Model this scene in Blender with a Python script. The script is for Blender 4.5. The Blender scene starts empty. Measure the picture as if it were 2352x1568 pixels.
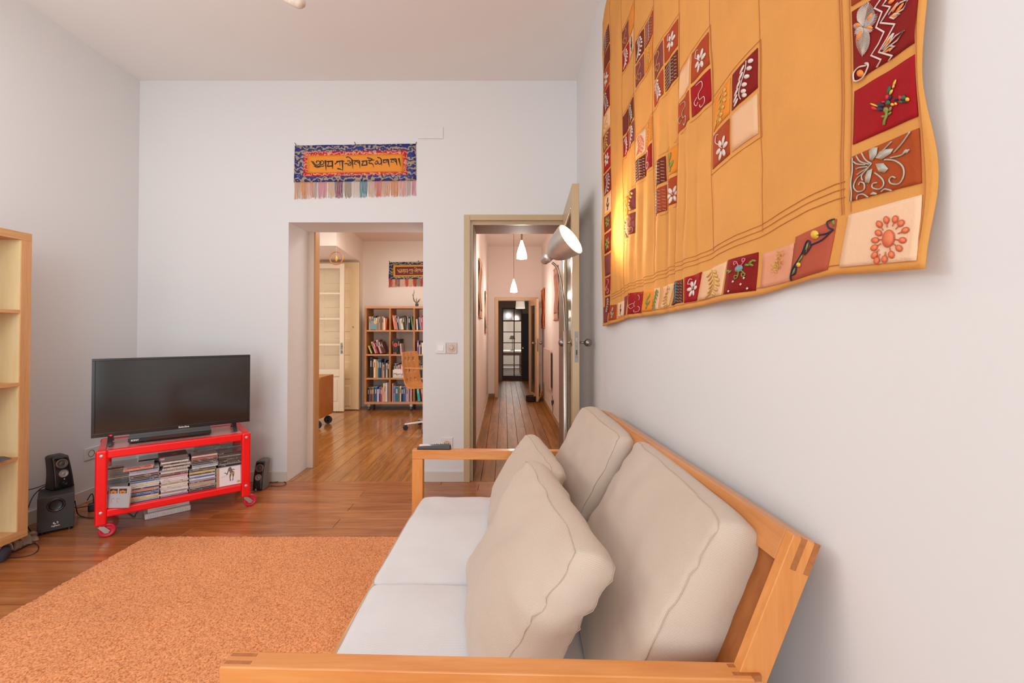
import bpy, math, random
import numpy as np
from mathutils import Vector, Matrix, noise
random.seed(7)
C = bpy.context.scene.collection
PI = math.pi
# ------------------------------------------------------------------ camera
F = 1020.0; W0 = 2352; H0 = 1568; CAMZ = 1.2; PIT = math.radians(0.8)
PPX = 1158.0; PPY = 761.0 - F*math.tan(PIT)
cd = bpy.data.cameras.new('camera'); cam = bpy.data.objects.new('camera', cd); C.objects.link(cam)
cam.location = (0, 0, CAMZ); cam.rotation_euler = (math.radians(90)+PIT, 0, 0)
cd.sensor_width = 36; cd.lens = 36*F/W0; cd.clip_start = 0.02
cd.shift_x = (W0/2-PPX)/W0; cd.shift_y = -(H0/2-PPY)/W0
sc = bpy.context.scene; sc.camera = cam
# ------------------------------------------------------------------ world, lights, exposure
sc.view_settings.view_transform = 'Standard'; sc.view_settings.look = 'None'
sc.view_settings.gamma = 1; sc.view_settings.exposure = 0.08; sc.view_settings.use_curve_mapping = False
sc.cycles.use_denoising = True; sc.cycles.max_bounces = 8; sc.cycles.diffuse_bounces = 6
sc.cycles.sample_clamp_indirect = 6
wd = bpy.data.worlds.new('sky'); sc.world = wd; wd.use_nodes = True
wd.node_tree.nodes['Background'].inputs[0].default_value = (.93, .96, 1, 1)
wd.node_tree.nodes['Background'].inputs[1].default_value = 1.6
def area(name, loc, aim, sx, sy, power, col=(1, 1, 1), spread=180):
    l = bpy.data.lights.new(name, 'AREA'); l.shape = 'RECTANGLE'; l.size = sx; l.size_y = sy; l.energy = power; l.color = col
    l.spread = math.radians(spread)
    o = bpy.data.objects.new(name, l); C.objects.link(o); o.location = loc
    o.rotation_euler = (Vector(aim)-Vector(loc)).to_track_quat('-Z', 'Y').to_euler(); return o
def point(name, loc, power, col, r=.04):
    l = bpy.data.lights.new(name, 'POINT'); l.energy = power; l.color = col; l.shadow_soft_size = r
    o = bpy.data.objects.new(name, l); C.objects.link(o); o.location = loc; return o
# daylight through the two balcony windows of the wall behind the camera and the window of the study
DAY = (.80, .95, 1.02)
area('window_daylight', (-2.05, -1.92, 1.35), (-1.9, 3, 1.2), 1.1, 2.3, 13, DAY)
area('window_daylight', (-.35, -1.92, 1.35), (-2.4, 2.6, 1.3), 1.1, 2.3, 42, DAY)
area('overhead_fill_light', (-1.5, .9, 3.12), (-1.5, .9, 0), 2.2, 2.6, 17, (.90, .97, 1))  # soft overhead fill added to brighten the rug and walls, no fixture
point('room_fill_light', (-1.85, 1.1, 2.0), 30, (.90, .95, .97), .4)  # added all-round fill that lifts the ceiling and left wall, no globe hangs there
area('study_daylight', (-3.9, 4.9, 1.45), (-1, 5.6, 1.2), 1.5, 2.2, 11, (.98, .96, .92))
area('study_fill_light', (-1.3, 5.0, 2.6), (-1.3, 5.0, 0), .8, .8, 30, (1, .93, .86))  # warm fill added under the study ceiling, no lamp modelled
area('far_room_daylight', (.9, 14.6, 1.6), (.2, 11, 1.0), 2, 1.8, 90, (1, .96, .90))
# ------------------------------------------------------------------ pixel -> point on a plane of the room
def ray(px, py):
    x = (px-PPX)/F; y = -(py-PPY)/F
    return Vector((x, math.cos(PIT)-y*math.sin(PIT), math.sin(PIT)+y*math.cos(PIT)))
def PY(px, py, Y): d = ray(px, py); return Vector((0, 0, CAMZ))+d*(Y/d.y)
def PX(px, py, X): d = ray(px, py); return Vector((0, 0, CAMZ))+d*(X/d.x)
def PZ(px, py, z): d = ray(px, py); return Vector((0, 0, CAMZ))+d*((z-CAMZ)/d.z)
# ------------------------------------------------------------------ materials
def s2l(c):
    if isinstance(c, str): c = tuple(int(c[i:i+2], 16) for i in (0, 2, 4))
    return tuple(((v/255)/12.92 if v/255 <= .04045 else ((v/255+.055)/1.055)**2.4) for v in c)+(1,)
MATS = {}
def mat(name, col, rough=.5, metal=0, var=.05, vs=8, bump=0, bs=60, coat=0, emit=0, ecol=None, alpha=1, trans=0, ior=None, spec=None, sheen=0):
    if name in MATS: return MATS[name]
    m = bpy.data.materials.new(name); m.use_nodes = True; nt = m.node_tree; b = nt.nodes['Principled BSDF']
    c = s2l(col); N = nt.nodes.new; L = nt.links.new
    tc = N('ShaderNodeTexCoord')
    if var:
        nz = N('ShaderNodeTexNoise'); nz.inputs['Scale'].default_value = vs; nz.inputs['Detail'].default_value = 4
        L(tc.outputs['Object'], nz.inputs['Vector'])
        rp = N('ShaderNodeMixRGB'); rp.blend_type = 'MIX'
        rp.inputs[1].default_value = tuple(v*(1-var) for v in c[:3])+(1,); rp.inputs[2].default_value = tuple(min(1, v*(1+var)) for v in c[:3])+(1,)
        L(nz.outputs['Fac'], rp.inputs[0]); L(rp.outputs[0], b.inputs['Base Color'])
    else: b.inputs['Base Color'].default_value = c
    b.inputs['Roughness'].default_value = rough; b.inputs['Metallic'].default_value = metal
    b.inputs['Coat Weight'].default_value = coat; b.inputs['Coat Roughness'].default_value = .1
    if sheen: b.inputs['Sheen Weight'].default_value = sheen
    if spec is not None: b.inputs['Specular IOR Level'].default_value = spec
    if ior: b.inputs['IOR'].default_value = ior
    if trans: b.inputs['Transmission Weight'].default_value = trans
    if alpha < 1: b.inputs['Alpha'].default_value = alpha
    if emit:
        b.inputs['Emission Color'].default_value = s2l(ecol or col); b.inputs['Emission Strength'].default_value = emit
    if bump:
        n2 = N('ShaderNodeTexNoise'); n2.inputs['Scale'].default_value = bs; n2.inputs['Detail'].default_value = 5
        L(tc.outputs['Object'], n2.inputs['Vector'])
        bp = N('ShaderNodeBump'); bp.inputs['Strength'].default_value = bump; bp.inputs['Distance'].default_value = .01
        L(n2.outputs['Fac'], bp.inputs['Height']); L(bp.outputs[0], b.inputs['Normal'])
    MATS[name] = m; return m
def wood(name, col, col2, rough=.4, axis=0, scale=(1.2, 14, 14), rand=.0, coat=0, bump=.05, contrast=(.35, .65)):
    """grain runs along the object axis given; colour only, light comes from the scene"""
    if name in MATS: return MATS[name]
    m = bpy.data.materials.new(name); m.use_nodes = True; nt = m.node_tree; b = nt.nodes['Principled BSDF']
    N = nt.nodes.new; L = nt.links.new
    tc = N('ShaderNodeTexCoord'); mp = N('ShaderNodeMapping')
    s = [scale[1]]*3; s[axis] = scale[0]; mp.inputs['Scale'].default_value = s
    oi = N('ShaderNodeObjectInfo'); ad = N('ShaderNodeVectorMath'); ad.operation = 'ADD'
    ml = N('ShaderNodeVectorMath'); ml.operation = 'SCALE'; ml.inputs[3].default_value = 31
    cb = N('ShaderNodeCombineXYZ')
    for i in range(3): L(oi.outputs['Random'], cb.inputs[i])
    L(cb.outputs[0], ml.inputs[0]); L(tc.outputs['Object'], mp.inputs['Vector']); L(mp.outputs[0], ad.inputs[0]); L(ml.outputs[0], ad.inputs[1])
    n1 = N('ShaderNodeTexNoise'); n1.inputs['Scale'].default_value = 1.6; n1.inputs['Detail'].default_value = 6; n1.inputs['Distortion'].default_value = .9
    L(ad.outputs[0], n1.inputs['Vector'])
    n2 = N('ShaderNodeTexNoise'); n2.inputs['Scale'].default_value = 7; n2.inputs['Detail'].default_value = 3
    L(ad.outputs[0], n2.inputs['Vector'])
    mx = N('ShaderNodeMixRGB'); mx.inputs[0].default_value = .35; L(n1.outputs['Fac'], mx.inputs[1]); L(n2.outputs['Fac'], mx.inputs[2])
    cr = N('ShaderNodeValToRGB'); cr.color_ramp.elements[0].position = contrast[0]; cr.color_ramp.elements[1].position = contrast[1]
    cr.color_ramp.elements[0].color = s2l(col2); cr.color_ramp.elements[1].color = s2l(col)
    L(mx.outputs[0], cr.inputs[0])
    out = cr.outputs[0]
    if rand:
        hv = N('ShaderNodeHueSaturation'); mr = N('ShaderNodeMapRange'); mr.inputs[3].default_value = 1-rand; mr.inputs[4].default_value = 1+rand
        L(oi.outputs['Random'], mr.inputs[0]); L(mr.outputs[0], hv.inputs['Value']); L(out, hv.inputs['Color']); out = hv.outputs[0]
    L(out, b.inputs['Base Color']); b.inputs['Roughness'].default_value = rough
    b.inputs['Coat Weight'].default_value = coat; b.inputs['Coat Roughness'].default_value = .12
    bp = N('ShaderNodeBump'); bp.inputs['Strength'].default_value = bump; bp.inputs['Distance'].default_value = .004
    L(mx.outputs[0], bp.inputs['Height']); L(bp.outputs[0], b.inputs['Normal'])
    MATS[name] = m; return m
# ------------------------------------------------------------------ mesh helpers
def wm(o):
    m = Matrix.LocRotScale(o.location, o.rotation_euler, o.scale)
    return wm(o.parent) @ m if o.parent else m
class MB:
    def __init__(s): s.v = []; s.f = []; s.m = []
    def add(s, vs, fs, mi=0):
        b = len(s.v); s.v += [Vector(v) for v in vs]; s.f += [tuple(i+b for i in f) for f in fs]; s.m += [mi]*len(fs); return s
    def box(s, c, d, R=None, mi=0):
        c = Vector(c); vs = []
        for z in (-.5, .5):
            for x, y in ((-.5, -.5), (.5, -.5), (.5, .5), (-.5, .5)):
                p = Vector((x*d[0], y*d[1], z*d[2])); p = R @ p if R else p; vs.append(c+p)
        return s.add(vs, [(3, 2, 1, 0), (4, 5, 6, 7), (0, 1, 5, 4), (1, 2, 6, 5), (2, 3, 7, 6), (3, 0, 4, 7)], mi)
    def bb(s, x0, x1, y0, y1, z0, z1, mi=0): return s.box(((x0+x1)/2, (y0+y1)/2, (z0+z1)/2), (x1-x0, y1-y0, z1-z0), None, mi)
    def hexa(s, p, mi=0):   # 4 bottom points then 4 top points, ccw
        return s.add(p, [(3, 2, 1, 0), (4, 5, 6, 7), (0, 1, 5, 4), (1, 2, 6, 5), (2, 3, 7, 6), (3, 0, 4, 7)], mi)
    def prism(s, poly, d, mi=0):   # polygon (3d points) extruded by vector d
        n = len(poly); d = Vector(d); P = [Vector(p) for p in poly]
        return s.add(P+[p+d for p in P], [tuple(range(n-1, -1, -1)), tuple(range(n, 2*n))]+[(i, (i+1) % n, n+(i+1) % n, n+i) for i in range(n)], mi)
    def ring(s, c, ax, r, n, ph=0):
        ax = Vector(ax).normalized(); t = Vector((0, 0, 1)) if abs(ax.z) < .9 else Vector((1, 0, 0))
        a = ax.cross(t).normalized(); b = ax.cross(a)
        return [Vector(c)+a*r*math.cos(2*PI*i/n+ph)+b*r*math.sin(2*PI*i/n+ph) for i in range(n)]
    def cyl(s, p0, p1, r0, r1=None, n=16, mi=0, caps=True):
        r1 = r0 if r1 is None else r1; ax = Vector(p1)-Vector(p0)
        vs = s.ring(p0, ax, r0, n)+s.ring(p1, ax, r1, n)
        fs = [(i, (i+1) % n, n+(i+1) % n, n+i) for i in range(n)]
        if caps: fs += [tuple(range(n-1, -1, -1)), tuple(range(n, 2*n))]
        return s.add(vs, fs, mi)
    def lathe(s, c, ax, prof, n=20, mi=0):   # prof: (radius, distance along the axis)
        ax = Vector(ax).normalized(); b = len(s.v)
        for r, h in prof: s.v += s.ring(Vector(c)+ax*h, ax, max(r, 1e-5), n)
        k = len(prof)
        for j in range(k-1):
            for i in range(n): s.f.append((b+j*n+i, b+j*n+(i+1) % n, b+(j+1)*n+(i+1) % n, b+(j+1)*n+i)); s.m.append(mi)
        return s
    def tube(s, pts, r, n=6, mi=0, closed=False):
        P = [Vector(p) for p in pts]; k = len(P); b = len(s.v)
        rr = r if isinstance(r, (list, tuple)) else [r]*k
        up = None
        for i in range(k):
            d = (P[(i+1) % k]-P[i-1]) if closed else (P[min(i+1, k-1)]-P[max(i-1, 0)])
            d = d.normalized() if d.length > 1e-9 else Vector((0, 0, 1))
            if up is None: up = Vector((0, 0, 1)) if abs(d.z) < .9 else Vector((1, 0, 0))
            a = d.cross(up).normalized() if d.cross(up).length > 1e-6 else d.orthogonal().normalized(); up = a.cross(d).normalized()
            for j in range(n):
                t = 2*PI*j/n; s.v.append(P[i]+a*rr[i]*math.cos(t)+up*rr[i]*math.sin(t))
        for i in range(k if closed else k-1):
            for j in range(n):
                q = ((i+1) % k)*n; s.f.append((b+i*n+j, b+i*n+(j+1) % n, b+q+(j+1) % n, b+q+j)); s.m.append(mi)
        if not closed:
            s.f.append(tuple(b+j for j in range(n-1, -1, -1))); s.f.append(tuple(b+(k-1)*n+j for j in range(n))); s.m += [mi]*2
        return s
    def grid(s, fn, nu, nv, mi=0, closed_u=False, skip=None):
        b = len(s.v)
        for j in range(nv+1):
            for i in range(nu+(0 if closed_u else 1)): s.v.append(Vector(fn(i/nu, j/nv)))
        w = nu if closed_u else nu+1
        for j in range(nv):
            for i in range(nu):
                if skip and skip(i, j): continue
                s.f.append((b+j*w+i, b+j*w+(i+1) % w, b+(j+1)*w+(i+1) % w, b+(j+1)*w+i)); s.m.append(mi)
        return s
    def sphere(s, c, r, nu=16, nv=10, sc=(1, 1, 1), mi=0):
        c = Vector(c)
        return s.grid(lambda u, v: c+Vector((r*sc[0]*math.cos(2*PI*u)*math.sin(PI*v), r*sc[1]*math.sin(2*PI*u)*math.sin(PI*v), r*sc[2]*math.cos(PI*v))), nu, nv, mi, True)
    def build(s, name, m, parent=None, world=True, smooth=False, bevel=0, seg=2, solid=0, **props):
        me = bpy.data.meshes.new(name)
        vs = s.v
        if parent is not None and world:
            im = wm(parent).inverted(); vs = [im @ v for v in vs]
        me.from_pydata([tuple(v) for v in vs], [], s.f)
        for mm in (m if isinstance(m, (list, tuple)) else [m]): me.materials.append(mm)
        if any(s.m): me.polygons.foreach_set('material_index', s.m)
        if smooth: me.polygons.foreach_set('use_smooth', [True]*len(s.f))
        me.update()
        o = bpy.data.objects.new(name, me); C.objects.link(o)
        if parent is not None: o.parent = parent
        if solid:
            md = o.modifiers.new('t', 'SOLIDIFY'); md.thickness = solid; md.offset = 0
        if bevel:
            md = o.modifiers.new('b', 'BEVEL'); md.width = bevel; md.segments = seg; md.limit_method = 'ANGLE'; md.angle_limit = .7
            if not smooth:
                me.polygons.foreach_set('use_smooth', [True]*len(s.f)); md.harden_normals = True
        for k, v in props.items(): o[k] = v
        return o
def thing(name, label, cat, loc=(0, 0, 0), rz=0, group=None):
    o = bpy.data.objects.new(name, None); C.objects.link(o); o.empty_display_size = .05
    o.location = loc; o.rotation_euler = (0, 0, rz); tag(o, label, cat, group); return o
def tag(o, label, cat, group=None, kind=None):
    o['label'] = label; o['category'] = cat
    if group: o['group'] = group
    if kind: o['kind'] = kind
    return o
def struct(o): o['kind'] = 'structure'; return o
def spline(pts, n=6, closed=False):
    P = [Vector(p) for p in pts]; k = len(P); out = []
    for i in range(k if closed else k-1):
        g = (lambda j: P[j % k]) if closed else (lambda j: P[max(0, min(k-1, j))])
        a, b, c, d = g(i-1), g(i), g(i+1), g(i+2)
        for q in range(n):
            t = q/n; out.append(.5*((2*b)+(c-a)*t+(2*a-5*b+4*c-d)*t*t+(3*b-a-3*c+d)*t**3))
    if not closed: out.append(P[-1])
    return out
def text(name, s, origin, xdir, ydir, h, m, parent, th=.0006, bold=0):
    cu = bpy.data.curves.new('t', 'FONT'); cu.body = s; cu.size = h; cu.extrude = th; cu.offset = bold*h
    o = bpy.data.objects.new('t', cu); C.objects.link(o)
    me = bpy.data.meshes.new_from_object(o); bpy.data.objects.remove(o)
    X = Vector(xdir).normalized(); Yv = Vector(ydir).normalized(); Z = X.cross(Yv)
    M = Matrix((X, Yv, Z)).transposed().to_4x4(); M.translation = Vector(origin)
    if parent is not None: M = wm(parent).inverted() @ M
    me.transform(M); me.materials.clear(); me.materials.append(m)
    r = bpy.data.objects.new(name, me); C.objects.link(r)
    if parent is not None: r.parent = parent
    return r
ORD = ['lowest', 'second lowest', 'third from bottom', 'fourth from bottom', 'fifth from bottom', 'sixth from bottom', 'seventh from bottom', 'eighth from bottom', 'ninth from bottom', 'tenth from bottom', 'eleventh from bottom', 'twelfth from bottom', 'thirteenth from bottom', 'fourteenth from bottom', 'fifteenth from bottom', 'sixteenth from bottom', 'seventeenth from bottom', 'eighteenth from bottom', 'nineteenth from bottom', 'twentieth from bottom', 'twenty-first from bottom', 'twenty-second from bottom', 'twenty-third from bottom', 'twenty-fourth from bottom', 'twenty-fifth from bottom', 'twenty-sixth from bottom', 'twenty-seventh from bottom', 'twenty-eighth from bottom']
ORL = ['leftmost', 'second', 'third', 'fourth', 'fifth', 'sixth', 'seventh', 'eighth', 'ninth', 'tenth', 'eleventh', 'twelfth', 'thirteenth', 'fourteenth', 'fifteenth', 'sixteenth', 'seventeenth']
# ------------------------------------------------------------------ room shell
D = 3.57; XL = -2.95; XR = .588; ZC = 3.23; T = .36; YB = -2.0
wall_m = mat('white_plaster', 'E2E2E2', .85, var=.012, vs=1.2, bump=.03, bs=25)
ceil_m = mat('ceiling_plaster', 'EEECEA', .9, var=.01, vs=1)
cream = mat('cream_wall', 'EEE2D6', .85, var=.015, vs=1.5)
cream_c = mat('cream_ceiling', 'E8D6CA', .9, var=.01)
pinkw = mat('hall_wall', 'EFE2DA', .85, var=.015, vs=1.5)
trim_m = mat('tan_gloss_paint', 'C4AC86', .35, var=.03, vs=3)
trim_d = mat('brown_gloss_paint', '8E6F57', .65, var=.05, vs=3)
base_m = mat('skirting_paint', 'D6CFC4', .5, var=.02)
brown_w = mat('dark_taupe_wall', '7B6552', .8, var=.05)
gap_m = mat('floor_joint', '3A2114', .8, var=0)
# floor slab and boards
fl = struct(MB().bb(-4.2, 1.3, YB, 14.9, -.06, -.014).build('floor', gap_m))
fw1 = wood('oak_boards', 'B87240', '925024', .26, 0, (.9, 9, 9), .10, .35, .05, (.36, .62))
fw2 = wood('varnished_boards', 'B07436', '8A5222', .24, 0, (.9, 9, 9), .10, .45, .06, (.36, .62))
fw3 = wood('hall_boards', 'A3681E', '74460E', .42, 0, (.9, 9, 9), .12, 0, .06, (.36, .62))
fw3.node_tree.nodes['Principled BSDF'].inputs['Specular IOR Level'].default_value = .22
def board(x0, x1, y0, y1, m, rot):
    g = .0011; cx, cy = (x0+x1)/2, (y0+y1)/2
    lx, ly = (x1-x0)/2-g, (y1-y0)/2-g
    if rot: lx, ly = ly, lx
    c = .0018; zt = random.uniform(-.0002, .0002)
    b = MB()
    vs = [(-lx, -ly, -.014), (lx, -ly, -.014), (lx, ly, -.014), (-lx, ly, -.014), (-lx, -ly, -c), (lx, -ly, -c), (lx, ly, -c), (-lx, ly, -c),
          (-lx+c, -ly+c, zt), (lx-c, -ly+c, zt), (lx-c, ly-c, zt), (-lx+c, ly-c, zt)]
    b.add(vs, [(0, 1, 5, 4), (1, 2, 6, 5), (2, 3, 7, 6), (3, 0, 4, 7), (4, 5, 9, 8), (5, 6, 10, 9), (6, 7, 11, 10), (7, 4, 8, 11), (8, 9, 10, 11)])
    o = b.build('floorboard', m, fl, world=False); o.location = (cx, cy, 0); o.rotation_euler = (0, 0, PI/2 if rot else 0)
y = YB; r = 0
while y < D-.01:
    y1 = min(y+.128, D)
    cuts = [XL]+[XL+v for v in ([1.9] if r % 2 else [1.05, 2.75])]+[XR]
    if D-y < .14: cuts = [XL, -1.9, -.5, XR]
    for a, b in zip(cuts, cuts[1:]): board(a, b, y, y1, fw1, False)
    y = y1; r += 1
x = -4.2; r = 0
while x < -.46:
    x1 = min(x+.125, -.46); cuts = [D, 5.2+.6*(r % 2), 7.2]
    for a, b in zip(cuts, cuts[1:]): board(x, x1, a, b, fw2, True)
    x = x1; r += 1
x = -.30; r = 0
while x < .70:
    x1 = min(x+.112, .71)
    for a, b in zip([D, 5.6+.9*(r % 2), 8.1], [5.6+.9*(r % 2), 8.1, 11.0]): board(x, x1, a, b, fw3, True)
    x = x1; r += 1
# walls of the living room
oxl, oxr, ozt = PY(663, 512, D).x, PY(972, 512, D).x, PY(800, 510.5, D).z
hxl, hxr, hzt = PY(1081, 512, D).x, .50, PY(1150, 507, D).z
w = MB(); w.bb(XL-.3, oxl, D, D+T, 0, ZC); w.bb(oxl, oxr, D, D+T, ozt, ZC); w.bb(oxr, hxl, D, D+T, 0, ZC); w.bb(hxl, hxr, D, D+T, hzt, ZC); w.bb(hxr, XR+.3, D, D+T, 0, ZC)
wall_back = struct(w.build('wall_back', wall_m))
struct(MB().bb(XL-.3, XL, YB-.3, D, 0, ZC).build('wall_left', wall_m))
struct(MB().bb(XR, XR+.12, YB-.3, D, 0, ZC).build('wall_right', wall_m))
w = MB(); y0, y1 = YB-.3, YB
for x0, x1, z0, z1 in ((XL, -2.65, 0, ZC), (-1.45, -.95, 0, ZC), (.25, XR, 0, ZC), (-2.65, -1.45, 2.6, ZC), (-.95, .25, 2.6, ZC)): w.bb(x0, x1, y0, y1, z0, z1)
struct(w.build('wall_front', wall_m))
for i, x0 in enumerate((-2.65, -.95)):
    wn = MB(); a, b = x0, x0+1.2; yy = YB-.16
    for q in ((a, a+.06, 0, 2.6), (b-.06, b, 0, 2.6), (a+.57, a+.63, 0, 2.6), (a, b, 2.54, 2.6), (a, b, 0, .12), (a, b, .8, .86), (a, b, 1.9, 1.95)):
        wn.bb(q[0], q[1], yy, yy+.05, q[2], q[3])
    wf = struct(wn.build('window_%d' % (i+1), trim_m))
struct(MB().bb(XL-.3, XR+.3, YB-.3, D+.1, ZC, ZC+.1).build('ceiling', ceil_m))
def base(name, pts, h, m, th=.014):
    b = MB()
    for (xa, ya), (xb, yb) in pts:
        d = Vector((xb-xa, yb-ya, 0)); n = Vector((-d.y, d.x, 0)).normalized()*th
        p = [Vector((xa, ya, 0)), Vector((xb, yb, 0)), Vector((xb, yb, 0))+n, Vector((xa, ya, 0))+n]
        b.prism(p, (0, 0, h))
    return struct(b.build(name, m, bevel=.003))
base('baseboard_back', [((oxl, D), (XL, D)), ((hxl-.05, D), (oxr, D))], .082, base_m)
base('baseboard_left', [((XL, D), (XL, YB))], .085, base_m)
base('baseboard_right', [((XR, YB), (XR, D))], .085, base_m)
# door casing of the hall opening
c0, c1 = PY(1066, 600, D).x, PY(1080, 600, D).x; ct = PY(1150, 494, D).z
b = MB(); b.bb(c0, c1, D-.02, D, 0, ct); b.bb(c1, hxr+.03, D-.02, D, PY(1150, 507, D).z, ct); b.bb(hxr-.02, hxr+.03, D-.02, D, 0, PY(1150, 507, D).z)
struct(b.build('trim_1', trim_m, bevel=.003))
b = MB(); s0, s1 = PY(1081, 600, D).x, PY(1086, 600, D).x; st = PY(1150, 515, D).z
b.bb(s0, s1, D+.015, D+.03, 0, st+.03); b.bb(s1, hxr, D+.015, D+.03, st, st+.03)
struct(b.build('trim_2', trim_m))
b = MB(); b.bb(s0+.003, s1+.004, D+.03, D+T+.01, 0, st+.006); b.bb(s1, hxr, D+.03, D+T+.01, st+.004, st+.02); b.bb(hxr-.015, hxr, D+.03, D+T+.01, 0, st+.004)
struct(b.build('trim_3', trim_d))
# casing at the back of the study opening
b = MB(); fx0, fx1 = PY(707.5, 600, D+T).x, PY(721, 600, D+T).x
b.bb(fx0, fx1, D+T, D+T+.02, 0, ozt+.03)
struct(b.build('trim_4', mat('pink_beige_paint', 'D8C2B2', .4, var=.02)))
struct(MB().bb(fx1, fx1+.014, D+T, D+T+.09, 0, ozt+.03).build('trim_5', mat('ochre_paint', 'B9854F', .45, var=.04)))
# ------------------------------------------------------------------ study (room behind the wide opening)
YS = 7.15; ZS = 2.656; bx = lambda Y: -2.28+(YS-Y)*.0912
struct(MB().bb(-4.4, -.40, D+T, YS+.1, ZS, ZS+.1).build('ceiling', cream_c))
struct(MB().bb(-4.4, -.40, YS, YS+.1, 0, ZS).build('wall_study_back', cream))
struct(MB().bb(-.52, -.465, D+T, YS, 0, ZS).build('wall_study_right', cream))
b = MB(); b.hexa([(-4.2, 5.67, 2.297), (bx(5.67), 5.67, 2.297), (bx(6.98), 6.98, 2.297), (-4.2, 6.98, 2.297), (-4.2, 5.67, ZS), (bx(5.67), 5.67, ZS), (bx(6.98), 6.98, ZS), (-4.2, 6.98, ZS)])
b.hexa([(-4.2, 6.98, 0), (bx(6.98), 6.98, 0), (bx(YS), YS, 0), (-4.2, YS, 0), (-4.2, 6.98, ZS), (bx(6.98), 6.98, ZS), (bx(YS), YS, ZS), (-4.2, YS, ZS)])
struct(b.build('wall_study_left', cream))
struct(MB().bb(-4.35, -4.2, D+T, YS, 0, .4).bb(-4.35, -4.2, D+T, YS, 2.5, ZS).bb(-4.35, -4.2, 6.0, YS, .4, 2.5).build('wall_study_outer', cream))
base('baseboard_study', [((-.52, YS), (-2.27, YS))], .09, base_m)
# ------------------------------------------------------------------ hall
HL, HR, YE, ZH = -.292, .687, 8.1, PY(1150, 565.7, 8.1).z
struct(MB().bb(-.46, HL, D+T, YE, 0, ZH+.1).build('wall_hall_left', pinkw))
struct(MB().bb(HR, HR+.12, D+T, YE, 0, ZH+.1).build('wall_hall_right', pinkw))
struct(MB().bb(-.46, HR+.12, D+T, YE, ZH, ZH+.1).build('ceiling', pinkw))
ex0, ex1, ez = PY(1144.5, 700, YE).x, PY(1229, 700, YE).x, PY(1180, 690, YE).z
b = MB(); b.bb(HL-.1, ex0, YE, YE+.15, 0, ZH+.1); b.bb(ex0, ex1, YE, YE+.15, ez, ZH+.1); b.bb(ex1, HR+.1, YE, YE+.15, 0, ZH+.1)
struct(b.build('wall_hall_end', pinkw))
base('baseboard_hall_left', [((HL, YE), (HL, D+T+.01))][::1], .07, trim_m)
base('baseboard_hall_right', [((HR, D+T+.01), (HR, YE))], .07, trim_m)
base('baseboard_hall_end', [((ex0-.05, YE), (HL, YE))], .07, trim_d)
e0 = PY(1136.6, 700, YE).x; et = PY(1180, 682.4, YE).z; lt = mat('light_tan_paint', 'DDB994', .4, var=.03)
struct(MB().bb(e0, ex0, YE-.02, YE, 0, et).bb(ex0, ex1, YE-.02, YE, ez, et).bb(ex1, ex1+.05, YE-.02, YE, 0, et).build('trim_6', lt, bevel=.003))
# room beyond the hall: dark entrance, glazed door, dark door and a bright room
YF = 10.9
g0, g1, gm = PY(1156, 800, YF).x, PY(1197, 800, YF).x, PY(1181, 800, YF).x
gz0, gz1 = PY(1170, 863, YF).z, PY(1170, 738, YF).z
k1 = PY(1214.5, 800, YF).x+.03
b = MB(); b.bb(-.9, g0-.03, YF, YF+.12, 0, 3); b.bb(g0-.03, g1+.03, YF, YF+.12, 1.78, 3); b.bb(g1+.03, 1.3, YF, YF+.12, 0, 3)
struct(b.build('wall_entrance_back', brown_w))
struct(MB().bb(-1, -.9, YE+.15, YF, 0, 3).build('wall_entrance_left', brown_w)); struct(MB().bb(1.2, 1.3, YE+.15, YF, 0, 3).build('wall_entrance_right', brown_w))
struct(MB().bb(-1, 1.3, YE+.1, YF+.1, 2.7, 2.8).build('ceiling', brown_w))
struct(MB().bb(-1.2, 1.3, 14.8, 14.9, 0, 3).build('wall_bright_room', wall_m)); struct(MB().bb(-1.3, -1.2, YF+.12, 14.9, 0, 3).build('wall_bright_room_left', cream)); struct(MB().bb(1.3, 1.4, YF+.12, 14.9, 0, 3).build('wall_bright_room_right', cream))
struct(MB().bb(-1.3, 1.4, YF+.12, 14.9, 2.7, 2.8).build('ceiling', cream))
glass = mat('clear_glass', 'FFFFFF', .02, var=0, trans=1, ior=1.05)
glass_d = mat('dusky_glass', '6A5C3A', .15, var=.1, vs=3, spec=.5, alpha=.35)
glass_t = mat('thin_pane', 'E9EFE8', .03, var=0, alpha=.07, spec=.6)
dk = mat('dark_brown_paint', '4A3120', .7)
b = MB()
for x0, x1, z0, z1 in ((g0-.03, g0, 0, 1.78), (g1, g1+.03, 0, 1.78), (gm-.012, gm+.012, gz0, 1.78), (g0, g1, 0, gz0), (g0, g1, gz1, gz1+.03), (g0, g1, 1.75, 1.78)): b.bb(x0, x1, YF+.02, YF+.06, z0, z1)
d2 = struct(b.build('door_2', dk))
for yy in (762, 787, 812.5, 838):
    zz = PY(1170, yy, YF).z; MB().bb(g0, g1, YF+.025, YF+.055, zz-.01, zz+.01).build('glazing_bar', dk, d2)
zs = [gz0]+[PY(1170, yy, YF).z for yy in (838, 812.5, 787, 762)]+[gz1]
for a, bb_ in zip(zs, zs[1:]):
    for xa, xb in ((g0, gm-.012), (gm+.012, g1)): MB().bb(xa, xb, YF+.038, YF+.042, a+.01, bb_-.01).build('pane', glass_t, d2)
MB().bb(g0, g1, YF+.036, YF+.042, gz1+.03, 1.75).build('transom_pane', mat('dark_transom_glass', '4A3A2A', .1, spec=.8), d2)
# dark slab door
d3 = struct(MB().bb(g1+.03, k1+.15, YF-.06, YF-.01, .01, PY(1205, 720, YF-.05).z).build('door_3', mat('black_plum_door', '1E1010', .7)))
p = PY(1201, 799, YF-.07); MB().cyl(p, p-Vector((0, .006, 0)), .014).build('keyhole_plate', mat('bright_metal', 'D8D2C8', .3, 1), d3)
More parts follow.
